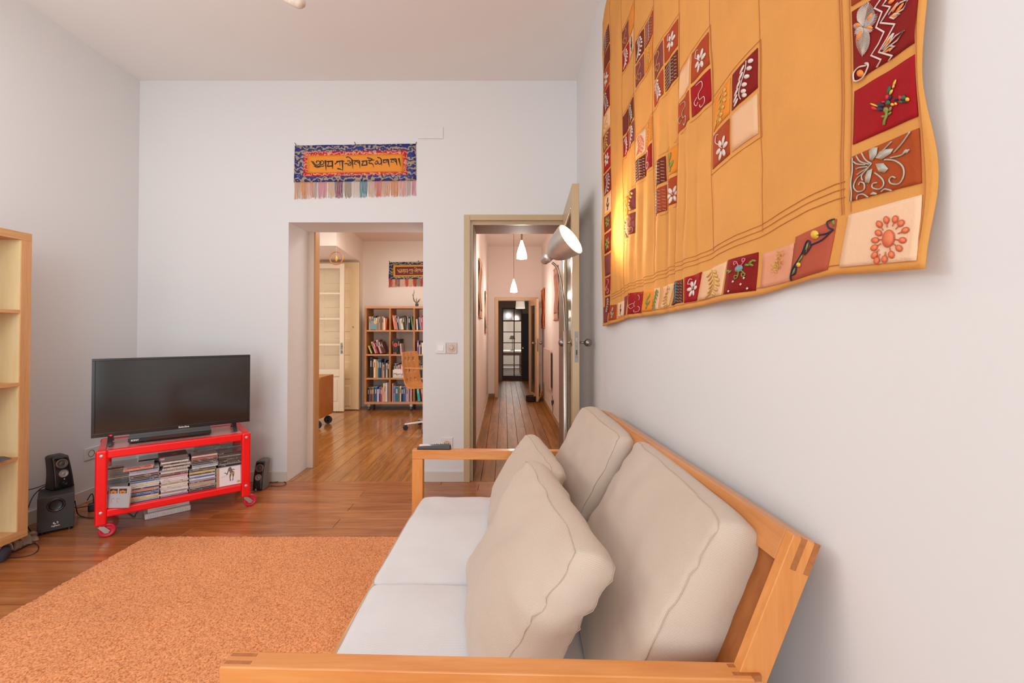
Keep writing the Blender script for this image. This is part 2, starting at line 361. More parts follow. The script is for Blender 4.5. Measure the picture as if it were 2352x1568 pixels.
# ------------------------------------------------------------------ sofa
pine = wood('oiled_pine', 'E29A58', 'CC7B38', .38, 0, (1.5, 16, 16), 0, .15, .03, (.3, .7))
pineY = wood('oiled_pine_long', 'DB9658', 'C27A3E', .4, 1, (1.5, 16, 16), 0, .15, .03, (.3, .7))
pineZ = wood('oiled_pine_upright', 'E59A54', 'D07F38', .38, 2, (1.5, 16, 16), 0, .15, .03, (.3, .7))
ply = wood('brown_plywood', 'AE6A30', '945220', .5, 2, (1.5, 10, 10), 0, 0, .03)
endg = wood('end_grain', 'B8713A', 'A05F2E', .5, 1, (8, 40, 40))
SF = [Vector((-.511, .803)), Vector((.447, .774)), Vector((-.466, 2.30)), Vector((.452, 2.27))]   # near front, near back, far front, far back
def S(u, v, z):
    p = (SF[0]*(1-u)+SF[1]*u)*(1-v)+(SF[2]*(1-u)+SF[3]*u)*v
    return Vector((p.x, p.y, z))
AZ = .60; AH = .047; dv = .041/1.497; sofa = thing('sofa', 'orange pine two-seat sofa frame with slatted wooden arms along the right wall', 'sofa', (-.02, 1.52, 0), 0)
for v0, v1 in ((0, dv), (1-dv*1.0, 1)):
    near = v0 == 0
    b = MB(); b.hexa([S(0, v0, AZ-AH), S(1, v0, AZ-AH), S(1, v1, AZ-AH), S(0, v1, AZ-AH), S(0, v0, AZ), S(.985, v0, AZ), S(.985, v1, AZ), S(0, v1, AZ)])
    arm = b.build('armrest', pine, sofa, bevel=.003)
    for u in (.004, .952):      # finger joints showing on the arm top
        for q in (.2, .66):
            va = v0+(v1-v0)*q; vb = va+(v1-v0)*.19; e = AZ+.0004
            MB().hexa([S(u, va, AZ-.01), S(u+.05, va, AZ-.01), S(u+.05, vb, AZ-.01), S(u, vb, AZ-.01), S(u, va, e), S(u+.05, va, e), S(u+.05, vb, e), S(u, vb, e)]).build('finger_joint', endg, arm)
    for u0, u1 in ((0, .06), (.93, .99)):
        MB().hexa([S(u0, v0, 0), S(u1, v0, 0), S(u1, v1, 0), S(u0, v1, 0), S(u0, v0, AZ-AH), S(u1, v0, AZ-AH), S(u1, v1, AZ-AH), S(u0, v1, AZ-AH)]).build('leg', pineZ, sofa, bevel=.003)
    MB().hexa([S(.06, v0, .12), S(.93, v0, .12), S(.93, v1, .12), S(.06, v1, .12), S(.06, v0, .17), S(.93, v0, .17), S(.93, v1, .17), S(.06, v1, .17)]).build('side_rail', pine, sofa, bevel=.003)
# seat frame
MB().hexa([S(.022, dv, .20), S(.05, dv, .20), S(.05, 1-dv, .20), S(.022, 1-dv, .20), S(.022, dv, .315), S(.05, dv, .315), S(.05, 1-dv, .315), S(.022, 1-dv, .315)]).build('front_rail', pineY, sofa, bevel=.004)
MB().hexa([S(.90, dv, .20), S(.93, dv, .20), S(.93, 1-dv, .20), S(.90, 1-dv, .20), S(.90, dv, .27), S(.93, dv, .27), S(.93, 1-dv, .27), S(.90, 1-dv, .27)]).build('rear_rail', pineY, sofa)
for i in range(9):
    u = .10+i*.09
    MB().hexa([S(u, dv, .205), S(u+.05, dv, .205), S(u+.05, 1-dv, .205), S(u, 1-dv, .205), S(u, dv, .222), S(u+.05, dv, .222), S(u+.05, 1-dv, .222), S(u, 1-dv, .222)]).build('slat', pineY, sofa)
# leaning back: near and far side members, top rail, panel
nb, nt_ = Vector((.462, .79, .50)), PY(1866, 1240, .79)          # rear line of the near member, bottom and top
nt_ = Vector((.560, .79, PX(1866, 1240, .56).z)); fbm, ftm = Vector((.452, 2.26, .50)), Vector((.530, 2.20, .800))
nb = nt_+(Vector((.452, .79, .555))-nt_)*1.0
WP, YP, RH = .052, .022, .058      # thickness across the frame, post width, rail height
def member(bo, to, dY):
    ax = (to-bo).normalized(); n = Vector((-ax.z, 0, ax.x)).normalized(); Yv = Vector((0, dY, 0))
    return [bo+n*WP, bo, bo+Yv, bo+n*WP+Yv, to+n*WP, to, to+Yv, to+n*WP+Yv]
nbx = nb+(nb-nt_)*.95
npst = MB().hexa(member(nbx, nt_, YP)).build('back_post', pineZ, sofa, bevel=.002)
fbx = fbm+(fbm-ftm)*.8
MB().hexa(member(fbx, ftm, -YP)).build('back_post', pineZ, sofa, bevel=.002)
axn = (nt_-nb).normalized(); nn = Vector((-axn.z, 0, axn.x)); axf = (ftm-fbm).normalized(); nf = Vector((-axf.z, 0, axf.x))
yo = Vector((0, YP+.0002, 0))
q = [nt_+nn*WP+yo-axn*RH, nt_+yo-axn*RH, ftm-yo-axf*RH, ftm+nf*WP-yo-axf*RH, nt_+nn*WP+yo, nt_+yo, ftm-yo, ftm+nf*WP-yo]
MB().hexa(q).build('top_rail', pineY, sofa, bevel=.002)
for q_ in (.22, .70):   # tenon ends of the rail showing on the outer face of the post
    a = nt_+nn*WP*q_-Vector((0, .0006, 0)); wv_ = nn*WP*.20; y_ = Vector((0, .004, 0))
    MB().hexa([a-axn*RH, a-axn*RH-wv_, a-axn*RH-wv_+y_, a-axn*RH+y_, a+axn*.0006, a-wv_+axn*.0006, a-wv_+axn*.0006+y_, a+axn*.0006+y_]).build('finger_joint', endg, npst)
a, b_, c, d_ = nbx+yo+nn*(WP-.016), fbx-yo+nf*(WP-.016), ftm-yo+nf*(WP-.016)-axf*RH, nt_+yo+nn*(WP-.016)-axn*RH
MB().hexa([a+nn*.008, a, b_, b_+nf*.008, d_+nn*.008, d_, c, c+nf*.008]).build('back_panel', ply, sofa)

def fabric(name, col, sc_=1.0):
    if name in MATS: return MATS[name]
    m = bpy.data.materials.new(name); m.use_nodes = True; nt = m.node_tree; b = nt.nodes['Principled BSDF']; N = nt.nodes.new; L = nt.links.new
    tc = N('ShaderNodeTexCoord'); c = s2l(col)
    vo = N('ShaderNodeTexVoronoi'); vo.inputs['Scale'].default_value = 330*sc_; vo.inputs['Randomness'].default_value = .12; L(tc.outputs['UV'], vo.inputs['Vector'])
    nz = N('ShaderNodeTexNoise'); nz.inputs['Scale'].default_value = 5; nz.inputs['Detail'].default_value = 5; L(tc.outputs['Object'], nz.inputs['Vector'])
    m1 = N('ShaderNodeMixRGB'); m1.inputs[1].default_value = tuple(v*.93 for v in c[:3])+(1,); m1.inputs[2].default_value = tuple(min(1, v*1.05) for v in c[:3])+(1,); L(nz.outputs['Fac'], m1.inputs[0])
    rp = N('ShaderNodeMapRange'); rp.inputs[1].default_value = .1; rp.inputs[2].default_value = .7; rp.inputs[3].default_value = 1.07; rp.inputs[4].default_value = .74; L(vo.outputs['Distance'], rp.inputs[0])
    hv = N('ShaderNodeHueSaturation'); L(rp.outputs[0], hv.inputs['Value']); L(m1.outputs[0], hv.inputs['Color']); L(hv.outputs[0], b.inputs['Base Color'])
    b.inputs['Roughness'].default_value = .9; b.inputs['Sheen Weight'].default_value = .15; b.inputs['Specular IOR Level'].default_value = .2
    inv = N('ShaderNodeMath'); inv.operation = 'SUBTRACT'; inv.inputs[0].default_value = 1; L(vo.outputs['Distance'], inv.inputs[1])
    bp = N('ShaderNodeBump'); bp.inputs['Strength'].default_value = .35; bp.inputs['Distance'].default_value = .001; L(inv.outputs[0], bp.inputs['Height']); L(bp.outputs[0], b.inputs['Normal'])
    MATS[name] = m; return m
linen = fabric('beige_woven_cotton', 'D2BEAC'); seatf = fabric('pale_woven_cotton', 'E2DFE0')
thread = mat('seam_thread', 'C2AC96', .9)
def cushion(name, label, cat, P, thick, bulge, m, group, seed, nu=34, nv=28, nw=8, wrinkle=.006, belly=0, pinch=.0, rnd=.30, sag=None):
    """P: near-bottom, far-bottom, far-top, near-top corners of the face turned to the room; thick: offset to the other face"""
    P = [Vector(p) for p in P]; th = thick if isinstance(thick, list) else [Vector(thick)]*4
    th = [Vector(t) for t in th]
    nrm = -(th[0]+th[1]+th[2]+th[3])/4; nrm.normalize(); ce = (P[0]+P[1]+P[2]+P[3])/4
    root = thing(name, label, cat, ce, 0, group)
    def bil(A, u, v): return (A[0]*(1-u)+A[1]*u)*(1-v)+(A[3]*(1-u)+A[2]*u)*v
    def pt(u, v, w):     # u,v in 0..1, w 0 (room face) .. 1
        a = bil(P, u, v); t = bil(th, u, v)
        U, V = 2*u-1, 2*v-1; prof = (1-abs(U)**3.0)*(1-abs(V)**3.0)
        r = rnd
        # round the four corners and the edges of the gusset
        cu, cv = max(0, abs(U)-(1-r))/r, max(0, abs(V)-(1-r))/r
        k = math.hypot(cu, cv); mk = max(cu, cv)
        sh = (mk/k if k > 1 else 1) if k > 0 else 1
        f = 1-(1-sh)*r*.55
        p = bil(P, .5+.5*U*(1-(1-f)*(1 if cu > 0 else 0)), .5+.5*V*(1-(1-f)*(1 if cv > 0 else 0)))
        side = (1-2*w)
        p = p+t*w + nrm*bulge*prof*side
        # gusset bows outwards
        eu = abs(U)**10; ev = abs(V)**10; g = math.sin(PI*w)*belly
        ctr = bil(P, .5, .5); du = (bil(P, 1, v)-bil(P, 0, v)).normalized()*(1 if U > 0 else -1); dvv = (bil(P, u, 1)-bil(P, u, 0)).normalized()*(1 if V > 0 else -1)
        p = p+du*g*eu+dvv*g*ev
        q = Vector((p.x*4+seed*7.3, p.y*4, p.z*4)); n1 = noise.noise(q)*1.6+noise.noise(q*2.7)*.7
        q2 = Vector((u*3+seed, v*7+seed*2, 0)); n2 = abs(noise.noise(q2+Vector((noise.noise(q2*.7)*1.5, 0, 0))))
        edge = max(abs(U), abs(V))**4
        p = p+nrm*side*wrinkle*(n1-1.4*n2*(.3+edge))
        if sag: p = p+Vector(sag)*math.exp(-((u-.75)**2/.02+(v-.9)**2/.05))
        return p
    bm = MB(); uv = {}
    idx = {}
    def vid(i, j, k):
        key = (i, j, k)
        if key not in idx: idx[key] = len(bm.v); bm.v.append(pt(i/nu, j/nv, k/nw)); 
        return idx[key]
    UV = []
    lu, lv = (P[1]-P[0]).length, (P[3]-P[0]).length; lw = th[0].length
    def face(a, uvs): bm.f.append(tuple(vid(*x) for x in a)); bm.m.append(0); UV.extend(uvs)
    for j in range(nv):
        for i in range(nu):
            for k, fl_ in ((0, False), (nw, True)):
                a = [(i, j, k), (i+1, j, k), (i+1, j+1, k), (i, j+1, k)]
                if not fl_: a = a[::-1]
                face(a, [(x[0]/nu*lu, x[1]/nv*lv) for x in a])
    for k in range(nw):
        for i in range(nu):
            for j, fl_ in ((0, False), (nv, True)):
                a = [(i, j, k), (i+1, j, k), (i+1, j, k+1), (i, j, k+1)]
                if fl_: a = a[::-1]
                face(a, [(x[0]/nu*lu, x[2]/nw*lw+.37) for x in a])
        for j in range(nv):
            for i, fl_ in ((0, True), (nu, False)):
                a = [(i, j, k), (i, j+1, k), (i, j+1, k+1), (i, j, k+1)]
                if fl_: a = a[::-1]
                face(a, [(x[2]/nw*lw+.71, x[1]/nv*lv) for x in a])
    o = bm.build('cover', m, root, smooth=True)
    ul = o.data.uv_layers.new(name='UVMap'); ul.data.foreach_set('uv', [c for p in UV for c in p])
    md = o.modifiers.new('s', 'SUBSURF'); md.levels = 1; md.render_levels = 1
    loop = lambda w: [pt(i/24, 0, w) for i in range(24)]+[pt(1, i/24, w) for i in range(24)]+[pt(1-i/24, 1, w) for i in range(24)]+[pt(0, 1-i/24, w) for i in range(24)]
    for w in (.04, .96):
        MB().tube(loop(w), .0011, 5, closed=True).build('seam', thread, root, smooth=True)
    return root
ST = .385; gS = 'seat cushions of the sofa'; gB = 'loose back cushions of the sofa'
cushion('seat_cushion', 'near pale seat cushion beside the closest wooden armrest', 'cushion', [(-.434, .862, ST), (-.428, 1.452, ST), (.40, 1.447, ST), (.40, .865, ST)], (0, 0, -.155), .012, seatf, gS, 1, belly=.012, wrinkle=.004, rnd=.12)
cushion('seat_cushion', 'far pale seat cushion beside the distant wooden armrest', 'cushion', [(-.436, 1.462, ST), (-.405, 2.225, ST), (.40, 2.21, ST), (.40, 1.457, ST)], (0, 0, -.155), .014, seatf, gS, 2, belly=.012, wrinkle=.006, rnd=.12)
cushion('back_cushion', 'rear beige back cushion leaning on the frame, nearest the viewer', 'cushion', [(.185, .872, .41), (.215, 1.56, .41), (.465, 1.60, .815), (.415, .872, .835)], [(.165, 0, -.02), (.14, 0, -.03), (.085, 0, -.035), (.105, 0, -.04)], .032, linen, gB, 3, belly=.016, wrinkle=.010, rnd=.22)
cushion('back_cushion', 'rear beige back cushion farthest from the viewer, tilted above the rail', 'cushion', [(.20, 1.64, .41), (.16, 2.20, .41), (.375, 2.20, .835), (.43, 1.655, .812)], [(.13, 0, -.03)]*2+[(.11, 0, -.02), (.075, 0, -.03)], .034, linen, gB, 4, belly=.015, wrinkle=.009, rnd=.25)
cushion('back_cushion', 'front beige cushion nearest the viewer, propped against the rear one', 'cushion', [(-.08, .945, .41), (-.13, 1.52, .41), (.075, 1.56, .755), (.145, .95, .735)], [(.14, 0, -.015)]*2+[(.09, 0, -.045), (.105, 0, -.04)], .036, linen, gB, 5, belly=.02, wrinkle=.013, rnd=.24)
cushion('back_cushion', 'front beige cushion farthest from the viewer, slumped on the seat', 'cushion', [(-.08, 1.60, .41), (-.07, 2.16, .41), (.10, 2.13, .715), (.165, 1.62, .70)], [(.14, 0, -.015)]*2+[(.08, 0, -.04)]*2, .034, linen, gB, 6, belly=.02, wrinkle=.010, rnd=.28)
# remote control on the far armrest
rc = thing('remote_control', 'black remote control lying on the far sofa armrest', 'remote', (-.36, 2.28, AZ), 0)
blk = mat('black_plastic', '1C1A1B', .35, var=.03); dgrey = mat('dark_grey_plastic', '3A3739', .4, var=.03)
b = MB(); x0, x1 = PY(957, 1030, 2.27).x, PY(1036, 1030, 2.27).x
b.hexa([(x0, 2.262, AZ), (x1, 2.258, AZ), (x1, 2.295, AZ), (x0, 2.299, AZ), (x0+.008, 2.264, AZ+.016), (x1-.004, 2.26, AZ+.024), (x1-.004, 2.293, AZ+.024), (x0+.008, 2.297, AZ+.018)])
b.build('remote_body', dgrey, rc, bevel=.006, seg=3)
b = MB(); b.prism([(x0+.012, 2.266, AZ+.0165), (x0+.075, 2.266, AZ+.0195), (x0+.055, 2.292, AZ+.020), (x0+.012, 2.294, AZ+.0185)], (0, 0, .002)); b.build('label_plate', mat('silver_plate', 'C9C2C2', .4), rc)
for i in range(8):
    MB().sphere((x0+.09+i*.01, 2.28+.006*(i % 2), AZ+.0225+i*.0004), .003, 8, 6, (1, 1, .5)).build('button', blk, rc)
# ------------------------------------------------------------------ rug
def rug():
    x0, x1, y0, y1 = -2.07, -.22, -.45, 2.585
    nx = int((x1-x0)/.0052); ny = int((y1-y0)/.0052); rng = np.random.default_rng(3)
    X, Y = np.meshgrid(np.linspace(x0, x1, nx), np.linspace(y0, y1, ny))
    X = X+rng.uniform(-.0017, .0017, X.shape); Y = Y+rng.uniform(-.0017, .0017, Y.shape)
    Z = .016+rng.uniform(-.0032, .0032, X.shape)+.0012*np.sin(Y*40)*np.sin(X*33)
    X = X+(y1-Y)*-.018*(1-(X-x0)/(x1-x0))
    ed = np.zeros(X.shape, bool); ed[0] = ed[-1] = True; ed[:, 0] = ed[:, -1] = True; Z[ed] = .001
    co = np.stack([X, Y, Z], -1).reshape(-1, 3)
    i = np.arange(nx*ny).reshape(ny, nx); q = np.stack([i[:-1, :-1], i[:-1, 1:], i[1:, 1:], i[1:, :-1]], -1).reshape(-1, 4)
    me = bpy.data.meshes.new('pile'); me.vertices.add(len(co)); me.vertices.foreach_set('co', co.astype(np.float32).ravel())
    me.loops.add(q.size); me.loops.foreach_set('vertex_index', q.ravel().astype(np.int32)); me.polygons.add(len(q))
    me.polygons.foreach_set('loop_start', np.arange(0, q.size, 4, dtype=np.int32)); me.update(calc_edges=True)
    m = bpy.data.materials.new('terracotta_pile'); m.use_nodes = True; nt = m.node_tree; b = nt.nodes['Principled BSDF']; N = nt.nodes.new; L = nt.links.new
    tc = N('ShaderNodeTexCoord'); n1 = N('ShaderNodeTexNoise'); n1.inputs['Scale'].default_value = 160; n1.inputs['Detail'].default_value = 2; L(tc.outputs['Object'], n1.inputs['Vector'])
    n2 = N('ShaderNodeTexNoise'); n2.inputs['Scale'].default_value = 2.2; n2.inputs['Detail'].default_value = 3; L(tc.outputs['Object'], n2.inputs['Vector'])
    cr = N('ShaderNodeValToRGB'); e = cr.color_ramp.elements; e[0].position = .33; e[1].position = .58; e[0].color = s2l('BE6A32'); e[1].color = s2l('ECA06C'); L(n1.outputs['Fac'], cr.inputs[0])
    mr = N('ShaderNodeMapRange'); mr.inputs[1].default_value = .3; mr.inputs[2].default_value = .7; mr.inputs[3].default_value = .92; mr.inputs[4].default_value = 1.08; L(n2.outputs['Fac'], mr.inputs[0])
    hv = N('ShaderNodeHueSaturation'); L(mr.outputs[0], hv.inputs['Value']); L(cr.outputs[0], hv.inputs['Color']); L(hv.outputs[0], b.inputs['Base Color'])
    b.inputs['Roughness'].default_value = 1; b.inputs['Specular IOR Level'].default_value = .05; b.inputs['Sheen Weight'].default_value = .2
    me.materials.append(m)
    root = thing('rug', 'large terracotta orange looped-pile rug on the floorboards', 'rug', (-1.1, 1.1, 0))
    o = bpy.data.objects.new('pile', me); C.objects.link(o); o.parent = root; o.location = (1.1, -1.1, 0)
    b2 = MB(); b2.hexa([(x0-.05, y0+.01, .0005), (x1-.01, y0+.01, .0005), (x1-.01, y1-.01, .0005), (x0+.012, y1-.01, .0005), (x0-.05, y0+.01, .006), (x1-.01, y0+.01, .006), (x1-.01, y1-.01, .006), (x0+.012, y1-.01, .006)])
    b2.build('backing', mat('rug_backing', '8A5A38', .9), root)
rug()
# ------------------------------------------------------------------ open glazed door of the hall
d1 = bpy.data.objects.new('door_1', None); C.objects.link(d1); d1.location = (.47, 3.57, 0); struct(d1)
hin, fre = PY(1296, 500, 3.565), PY(1322, 421, 2.815)      # outer-left faces
dz = PY(1318, 421, 2.81).z; A = Vector((PY(1293, 492, 3.55).x, 3.55, 0)); B = Vector((PY(1314, 421, 2.81).x, 2.81, 0))
ax = (B-A).normalized(); nr = Vector((-ax.y, ax.x, 0)); nr = nr if nr.x > 0 else -nr; th = .045; Lw = (B-A).length
def slab(s0, s1, z0, z1, o0=0, o1=th):
    a, b = A+ax*s0, A+ax*s1
    return MB().hexa([a+nr*o0+Vector((0, 0, z0)), b+nr*o0+Vector((0, 0, z0)), b+nr*o1+Vector((0, 0, z0)), a+nr*o1+Vector((0, 0, z0)), a+nr*o0+Vector((0, 0, z1)), b+nr*o0+Vector((0, 0, z1)), b+nr*o1+Vector((0, 0, z1)), a+nr*o1+Vector((0, 0, z1))])
slab(Lw-.10, Lw, .01, dz).build('stile', trim_m, d1, bevel=.004); slab(0, .10, .01, dz).build('stile', trim_m, d1, bevel=.004)
slab(.10, Lw-.10, dz-.13, dz).build('top_rail', trim_m, d1, bevel=.003); slab(.10, Lw-.10, .01, .3).build('bottom_rail', trim_m, d1, bevel=.003)
slab(.10, Lw-.10, .3, dz-.13, .016, .024).build('pane', glass_d, d1)
for s0, s1, z0, z1 in ((.10, .115, .3, dz-.13), (Lw-.115, Lw-.10, .3, dz-.13), (.115, Lw-.115, .3, .315), (.115, Lw-.115, dz-.145, dz-.13)):
    slab(s0, s1, z0, z1, .004, .016).build('bead', trim_m, d1)
    slab(s0, s1, z0, z1, .024, .040).build('bead', trim_m, d1)
nick = mat('brushed_nickel', '9A928A', .32, 1, var=.05); nick2 = mat('worn_steel', '8D867E', .45, .9, var=.15, vs=60)
kz = PY(1345, 787, 2.8).z; kp = A+ax*(Lw-.055)
for sgn, off in ((1, th), (-1, 0)):
    o = kp+nr*off+Vector((0, 0, kz)); n_ = nr*sgn
    b = MB(); b.lathe(o, n_, [(0, 0), (.024, 0), (.024, .004), (.010, .006), (.008, .022), (.008, .034), (.016, .038), (.0235, .048), (.026, .060), (.0235, .073), (.014, .083), (0, .086)], 20)
    b.build('knob', nick, d1, smooth=True)
p0 = A+ax*(Lw+.0005)
lp = MB(); zt, zb = PY(1328, 761, 2.8).z, PY(1328, 832, 2.8).z
c0_ = p0+nr*(th*.30); c1_ = p0+nr*(th*.82)
lp.hexa([c0_+Vector((0, 0, zb)), c1_+Vector((0, 0, zb)), c1_+ax*-.003+Vector((0, 0, zb)), c0_+ax*-.003+Vector((0, 0, zb)), c0_+Vector((0, 0, zt)), c1_+Vector((0, 0, zt)), c1_+ax*-.003+Vector((0, 0, zt)), c0_+ax*-.003+Vector((0, 0, zt))])
lkp = lp.build('lock_plate', nick2, d1)
for fz, hh in ((.74, .12), (.32, .16)):
    z0 = zb+(zt-zb)*(fz-hh/2); z1 = zb+(zt-zb)*(fz+hh/2); a = p0+nr*(th*.48); b_ = p0+nr*(th*.68); e = ax*.002
    MB().hexa([a+Vector((0, 0, z0)), b_+Vector((0, 0, z0)), b_+e+Vector((0, 0, z0)), a+e+Vector((0, 0, z0)), a+Vector((0, 0, z1)), b_+Vector((0, 0, z1)), b_+e+Vector((0, 0, z1)), a+e+Vector((0, 0, z1))]).build('latch', mat('dark_slot', '4A433C', .4, .8) if hh > .14 else nick, lkp)
for fz in (.82, .53, .18):
    c = p0+nr*(th*.57)+Vector((0, 0, zb+(zt-zb)*fz)); MB().cyl(c, c+ax*.001, .0022, n=8).build('screw_hole', mat('dark_slot2', '2A2420', .6), lkp)
# ------------------------------------------------------------------ floor lamp behind the sofa
steel = mat('brushed_steel', 'CFC8C0', .34, .75, var=.08, vs=30); LY = 2.44
fl_ = thing('floor_lamp', 'brushed steel gooseneck floor lamp glowing between sofa and open door', 'lamp', (PY(1298, 970, LY).x, LY, 0))
bxp = PY(1298, 970, LY).x
MB().lathe((bxp, LY, 0), (0, 0, 1), [(0, 0), (.115, 0), (.118, .006), (.11, .018), (.03, .026), (.012, .03)], 32).build('base', steel, fl_, smooth=True)
zj = PY(1296, 760, LY).z
MB().cyl((bxp, LY, .028), (PY(1297.5, 760, LY).x, LY, zj), .0095, n=16).build('pole', steel, fl_, smooth=True)
neck = [PY(x, y, LY) for x, y in ((1297.5, 762), (1296, 722), (1294, 690), (1289, 652), (1284, 628), (1278, 612), (1268, 603))]
nk = MB().tube(spline(neck, 8), .0068, 10).build('gooseneck', nick, fl_, smooth=True)
ja, jb = PY(1247, 599, LY), PY(1268, 588, LY-.02)
axd = Vector((.60, -.48, .42)).normalized()
rimc = PY(1311, 549, LY-.105); 
axd = (rimc-PY(1249, 598, LY+.0)).normalized(); Ls = (rimc-PY(1249, 598, LY)).length; o = PY(1249, 598, LY)
R_ = .093
prof = [(0, -.016), (.017, -.012), (.026, 0), (.027, .018), (.0285, .02), (.0285, .036), (.027, .038), (.028, .052), (.045, .066), (.062, .088), (.074, .115), (.082, .15), (R_-.004, Ls-.02), (R_, Ls)]
ls = MB().lathe(o, axd, prof, 32).build('lamp_shade', steel, fl_, smooth=True)
inner = [(r_*.955, h+.002) for r_, h in prof[8:]]
MB().lathe(o, axd, inner+[(R_*.95, Ls+.0005), (R_, Ls)], 32).build('shade_lining', mat('white_enamel', 'FFF4E2', .5, var=0), ls, smooth=True)
bc = o+axd*(Ls*.66); MB().sphere(bc, .034, 16, 12).build('bulb', mat('bulb_glow', 'FFF3DD', .3, var=0, emit=14, ecol='FFE9C4'), ls, smooth=True)
sp = bpy.data.lights.new('lamp_light', 'SPOT'); sp.energy = 20; sp.color = (1, .70, .36); sp.spot_size = math.radians(95); sp.spot_blend = .9; sp.shadow_soft_size = .04
so = bpy.data.objects.new('lamp_light', sp); C.objects.link(so); so.location = o+axd*(Ls+.004)
so.rotation_euler = (Vector((.575, 2.05, 1.72))-so.location).to_track_quat('-Z', 'Y').to_euler()
point('lamp_inner_light', o+axd*(Ls-.02), .6, (1, .85, .62), .03)
# ------------------------------------------------------------------ red trolley
red = mat('red_lacquer', 'F80C16', .3, var=.02, coat=.3); redw = mat('red_wheel', 'D0203A', .4, var=.04)
zinc = mat('zinc_fork', 'B9B1A6', .4, .7, var=.1, vs=80); bolt_m = mat('bolt_head', 'D9C8C4', .35, .6)
TA = math.radians(38.8); TL = Vector((-2.344, 2.596, 0)); LT, DT, PWH = .735, .38, .0275
tro = thing('trolley', 'red metal media trolley on castors packed with compact discs', 'trolley', TL, TA)
for u in (0, LT):
    for v in (0, DT):
        b = MB(); b.bb(u-PWH, u+PWH, v-.02, v+.02, .072, .508)
        p = b.build('post', red, tro, world=False, bevel=.012, seg=3)
        if v == 0:
            for z in (.478, .150): MB().lathe((u, v-.0195, z), (0, -1, 0), [(.009, 0), (.009, .002), (.006, .0035), (0, .004)], 14).build('bolt', bolt_m, p, world=False, smooth=True)
        cs = MB(); cs.cyl((u, v, .072), (u, v, .064), .014, n=14); w0 = Vector((u+.028, v+.002, .040))
        cas = cs.build('castor', zinc, tro, world=False)
        b = MB()
        for sy in (-.015, .015):
            b.hexa([(u-.012, v+sy-.0015, .066), (u+.016, v+sy-.0015, .066), (u+.016, v+sy+.0015, .066), (u-.012, v+sy+.0015, .066), (u-.012, v+sy-.0015, .068), (u+.016, v+sy-.0015, .068), (u+.016, v+sy+.0015, .068), (u-.012, v+sy+.0015, .068)])
            b.prism([(u-.012, v+sy, .066), (u+.018, v+sy, .066), (u+.042, v+sy, .040), (u+.034, v+sy, .026), (u+.018, v+sy, .028)], (0, .003 if sy > 0 else -.003, 0))
            b.cyl((u+.028, v+sy*1.1, .038), (u+.028, v+sy*1.45, .038), .005, n=8)
        b.build('fork', zinc, cas, world=False)
        MB().lathe((w0.x, w0.y-.011, .040), (0, 1, 0), [(.012, 0), (.016, .002), (.027, .002), (.029, 0), (.037, 0), (.040, .005), (.040, .017), (.037, .022), (.029, .022), (.027, .02), (.012, .02)], 26).build('wheel', redw, cas, world=False, smooth=True)
for v in (-.0, DT):
    for z0, z1 in ((.458, .508), (.118, .163)):
        b = MB(); b.bb(PWH-.003, LT-PWH+.003, v-.0195, v+.0195, z0, z1-.0005); b.build('rail', red, tro, world=False, bevel=.009, seg=3)
for u in (0, LT):
    for z0, z1 in ((.462, .507), (.122, .160)):
        b = MB(); b.bb(u-.02, u+.02, .019, DT-.019, z0, z1); b.build('side_rail', red, tro, world=False, bevel=.006)
MB().bb(.012, LT-.012, .015, DT-.015, .490, .503).build('top_panel', mat('pale_red_panel', 'D98C86', .25, var=.06, vs=4, coat=.4), tro, world=False)  # top panel is a paler red than the frame
MB().bb(.015, LT-.015, .012, DT-.012, .148, .159).build('shelf_panel', red, tro, world=False)
TM = Matrix.Translation(TL) @ Matrix.Rotation(TA, 4, 'Z')
# ------------------------------------------------------------------ television
VA = math.atan2(.511, .663); VL = Vector((-2.488, 2.683, 0))
tv = thing('television', 'black flat television on the red trolley, screen switched off', 'television', VL, VA)
blkg = mat('gloss_black_bezel', '1E1B1C', .2, var=.02, coat=.3); scr = mat('tv_screen', '1B1613', .13, var=.25, vs=2.5, coat=.25, spec=.7)
W_T, z0, z1 = .837, .556, 1.034
b = MB()
for x0, x1, za, zb_ in ((0, W_T, z1-.014, z1), (0, W_T, z0, z0+.024), (0, .016, z0+.024, z1-.014), (W_T-.016, W_T, z0+.024, z1-.014)): b.bb(x0, x1, -.004, .03, za, zb_)
b.build('bezel', blkg, tv, world=False, bevel=.002)
MB().bb(.016, W_T-.016, .002, .012, z0+.024, z1-.014).build('screen', scr, tv, world=False)
b = MB(); b.hexa([(.02, .03, z0+.02), (W_T-.02, .03, z0+.02), (W_T-.1, .07, z0+.05), (.1, .07, z0+.05), (.02, .03, z1-.02), (W_T-.02, .03, z1-.02), (W_T-.1, .07, z1-.08), (.1, .07, z1-.08)]); b.build('rear_housing', blk, tv, world=False)
for u in (.088, .742):
    b = MB()
    b.prism([(u-.012, -.004, z0+.003), (u-.012, -.068, .514), (u-.012, -.070, .5085), (u-.012, -.055, .5085), (u-.012, .03, z0-.018), (u-.012, .105, .5085), (u-.012, .12, .5085), (u-.012, .12, .514), (u-.012, .045, z0+.003)], (.024, 0, 0))
    b.build('foot', blk, tv, world=False, bevel=.003)
MB().sphere((.09, -.006, z0+.006), .0065, 12, 8, (1.2, .5, .8)).build('power_light', mat('red_indicator', 'E0202C', .3, var=0, emit=.6), tv, world=False, smooth=True)
MV = Matrix.Translation(VL) @ Matrix.Rotation(VA, 4, 'Z'); tx = MV.to_3x3() @ Vector((1, 0, 0)); upz = Vector((0, 0, 1))
white_p = mat('white_print', 'E8E4E0', .5, var=0)
text('brand_lettering', 'Selecline', MV @ Vector((.425, -.0046, z0+.007)), tx, upz, .0165, white_p, tv, bold=.02)
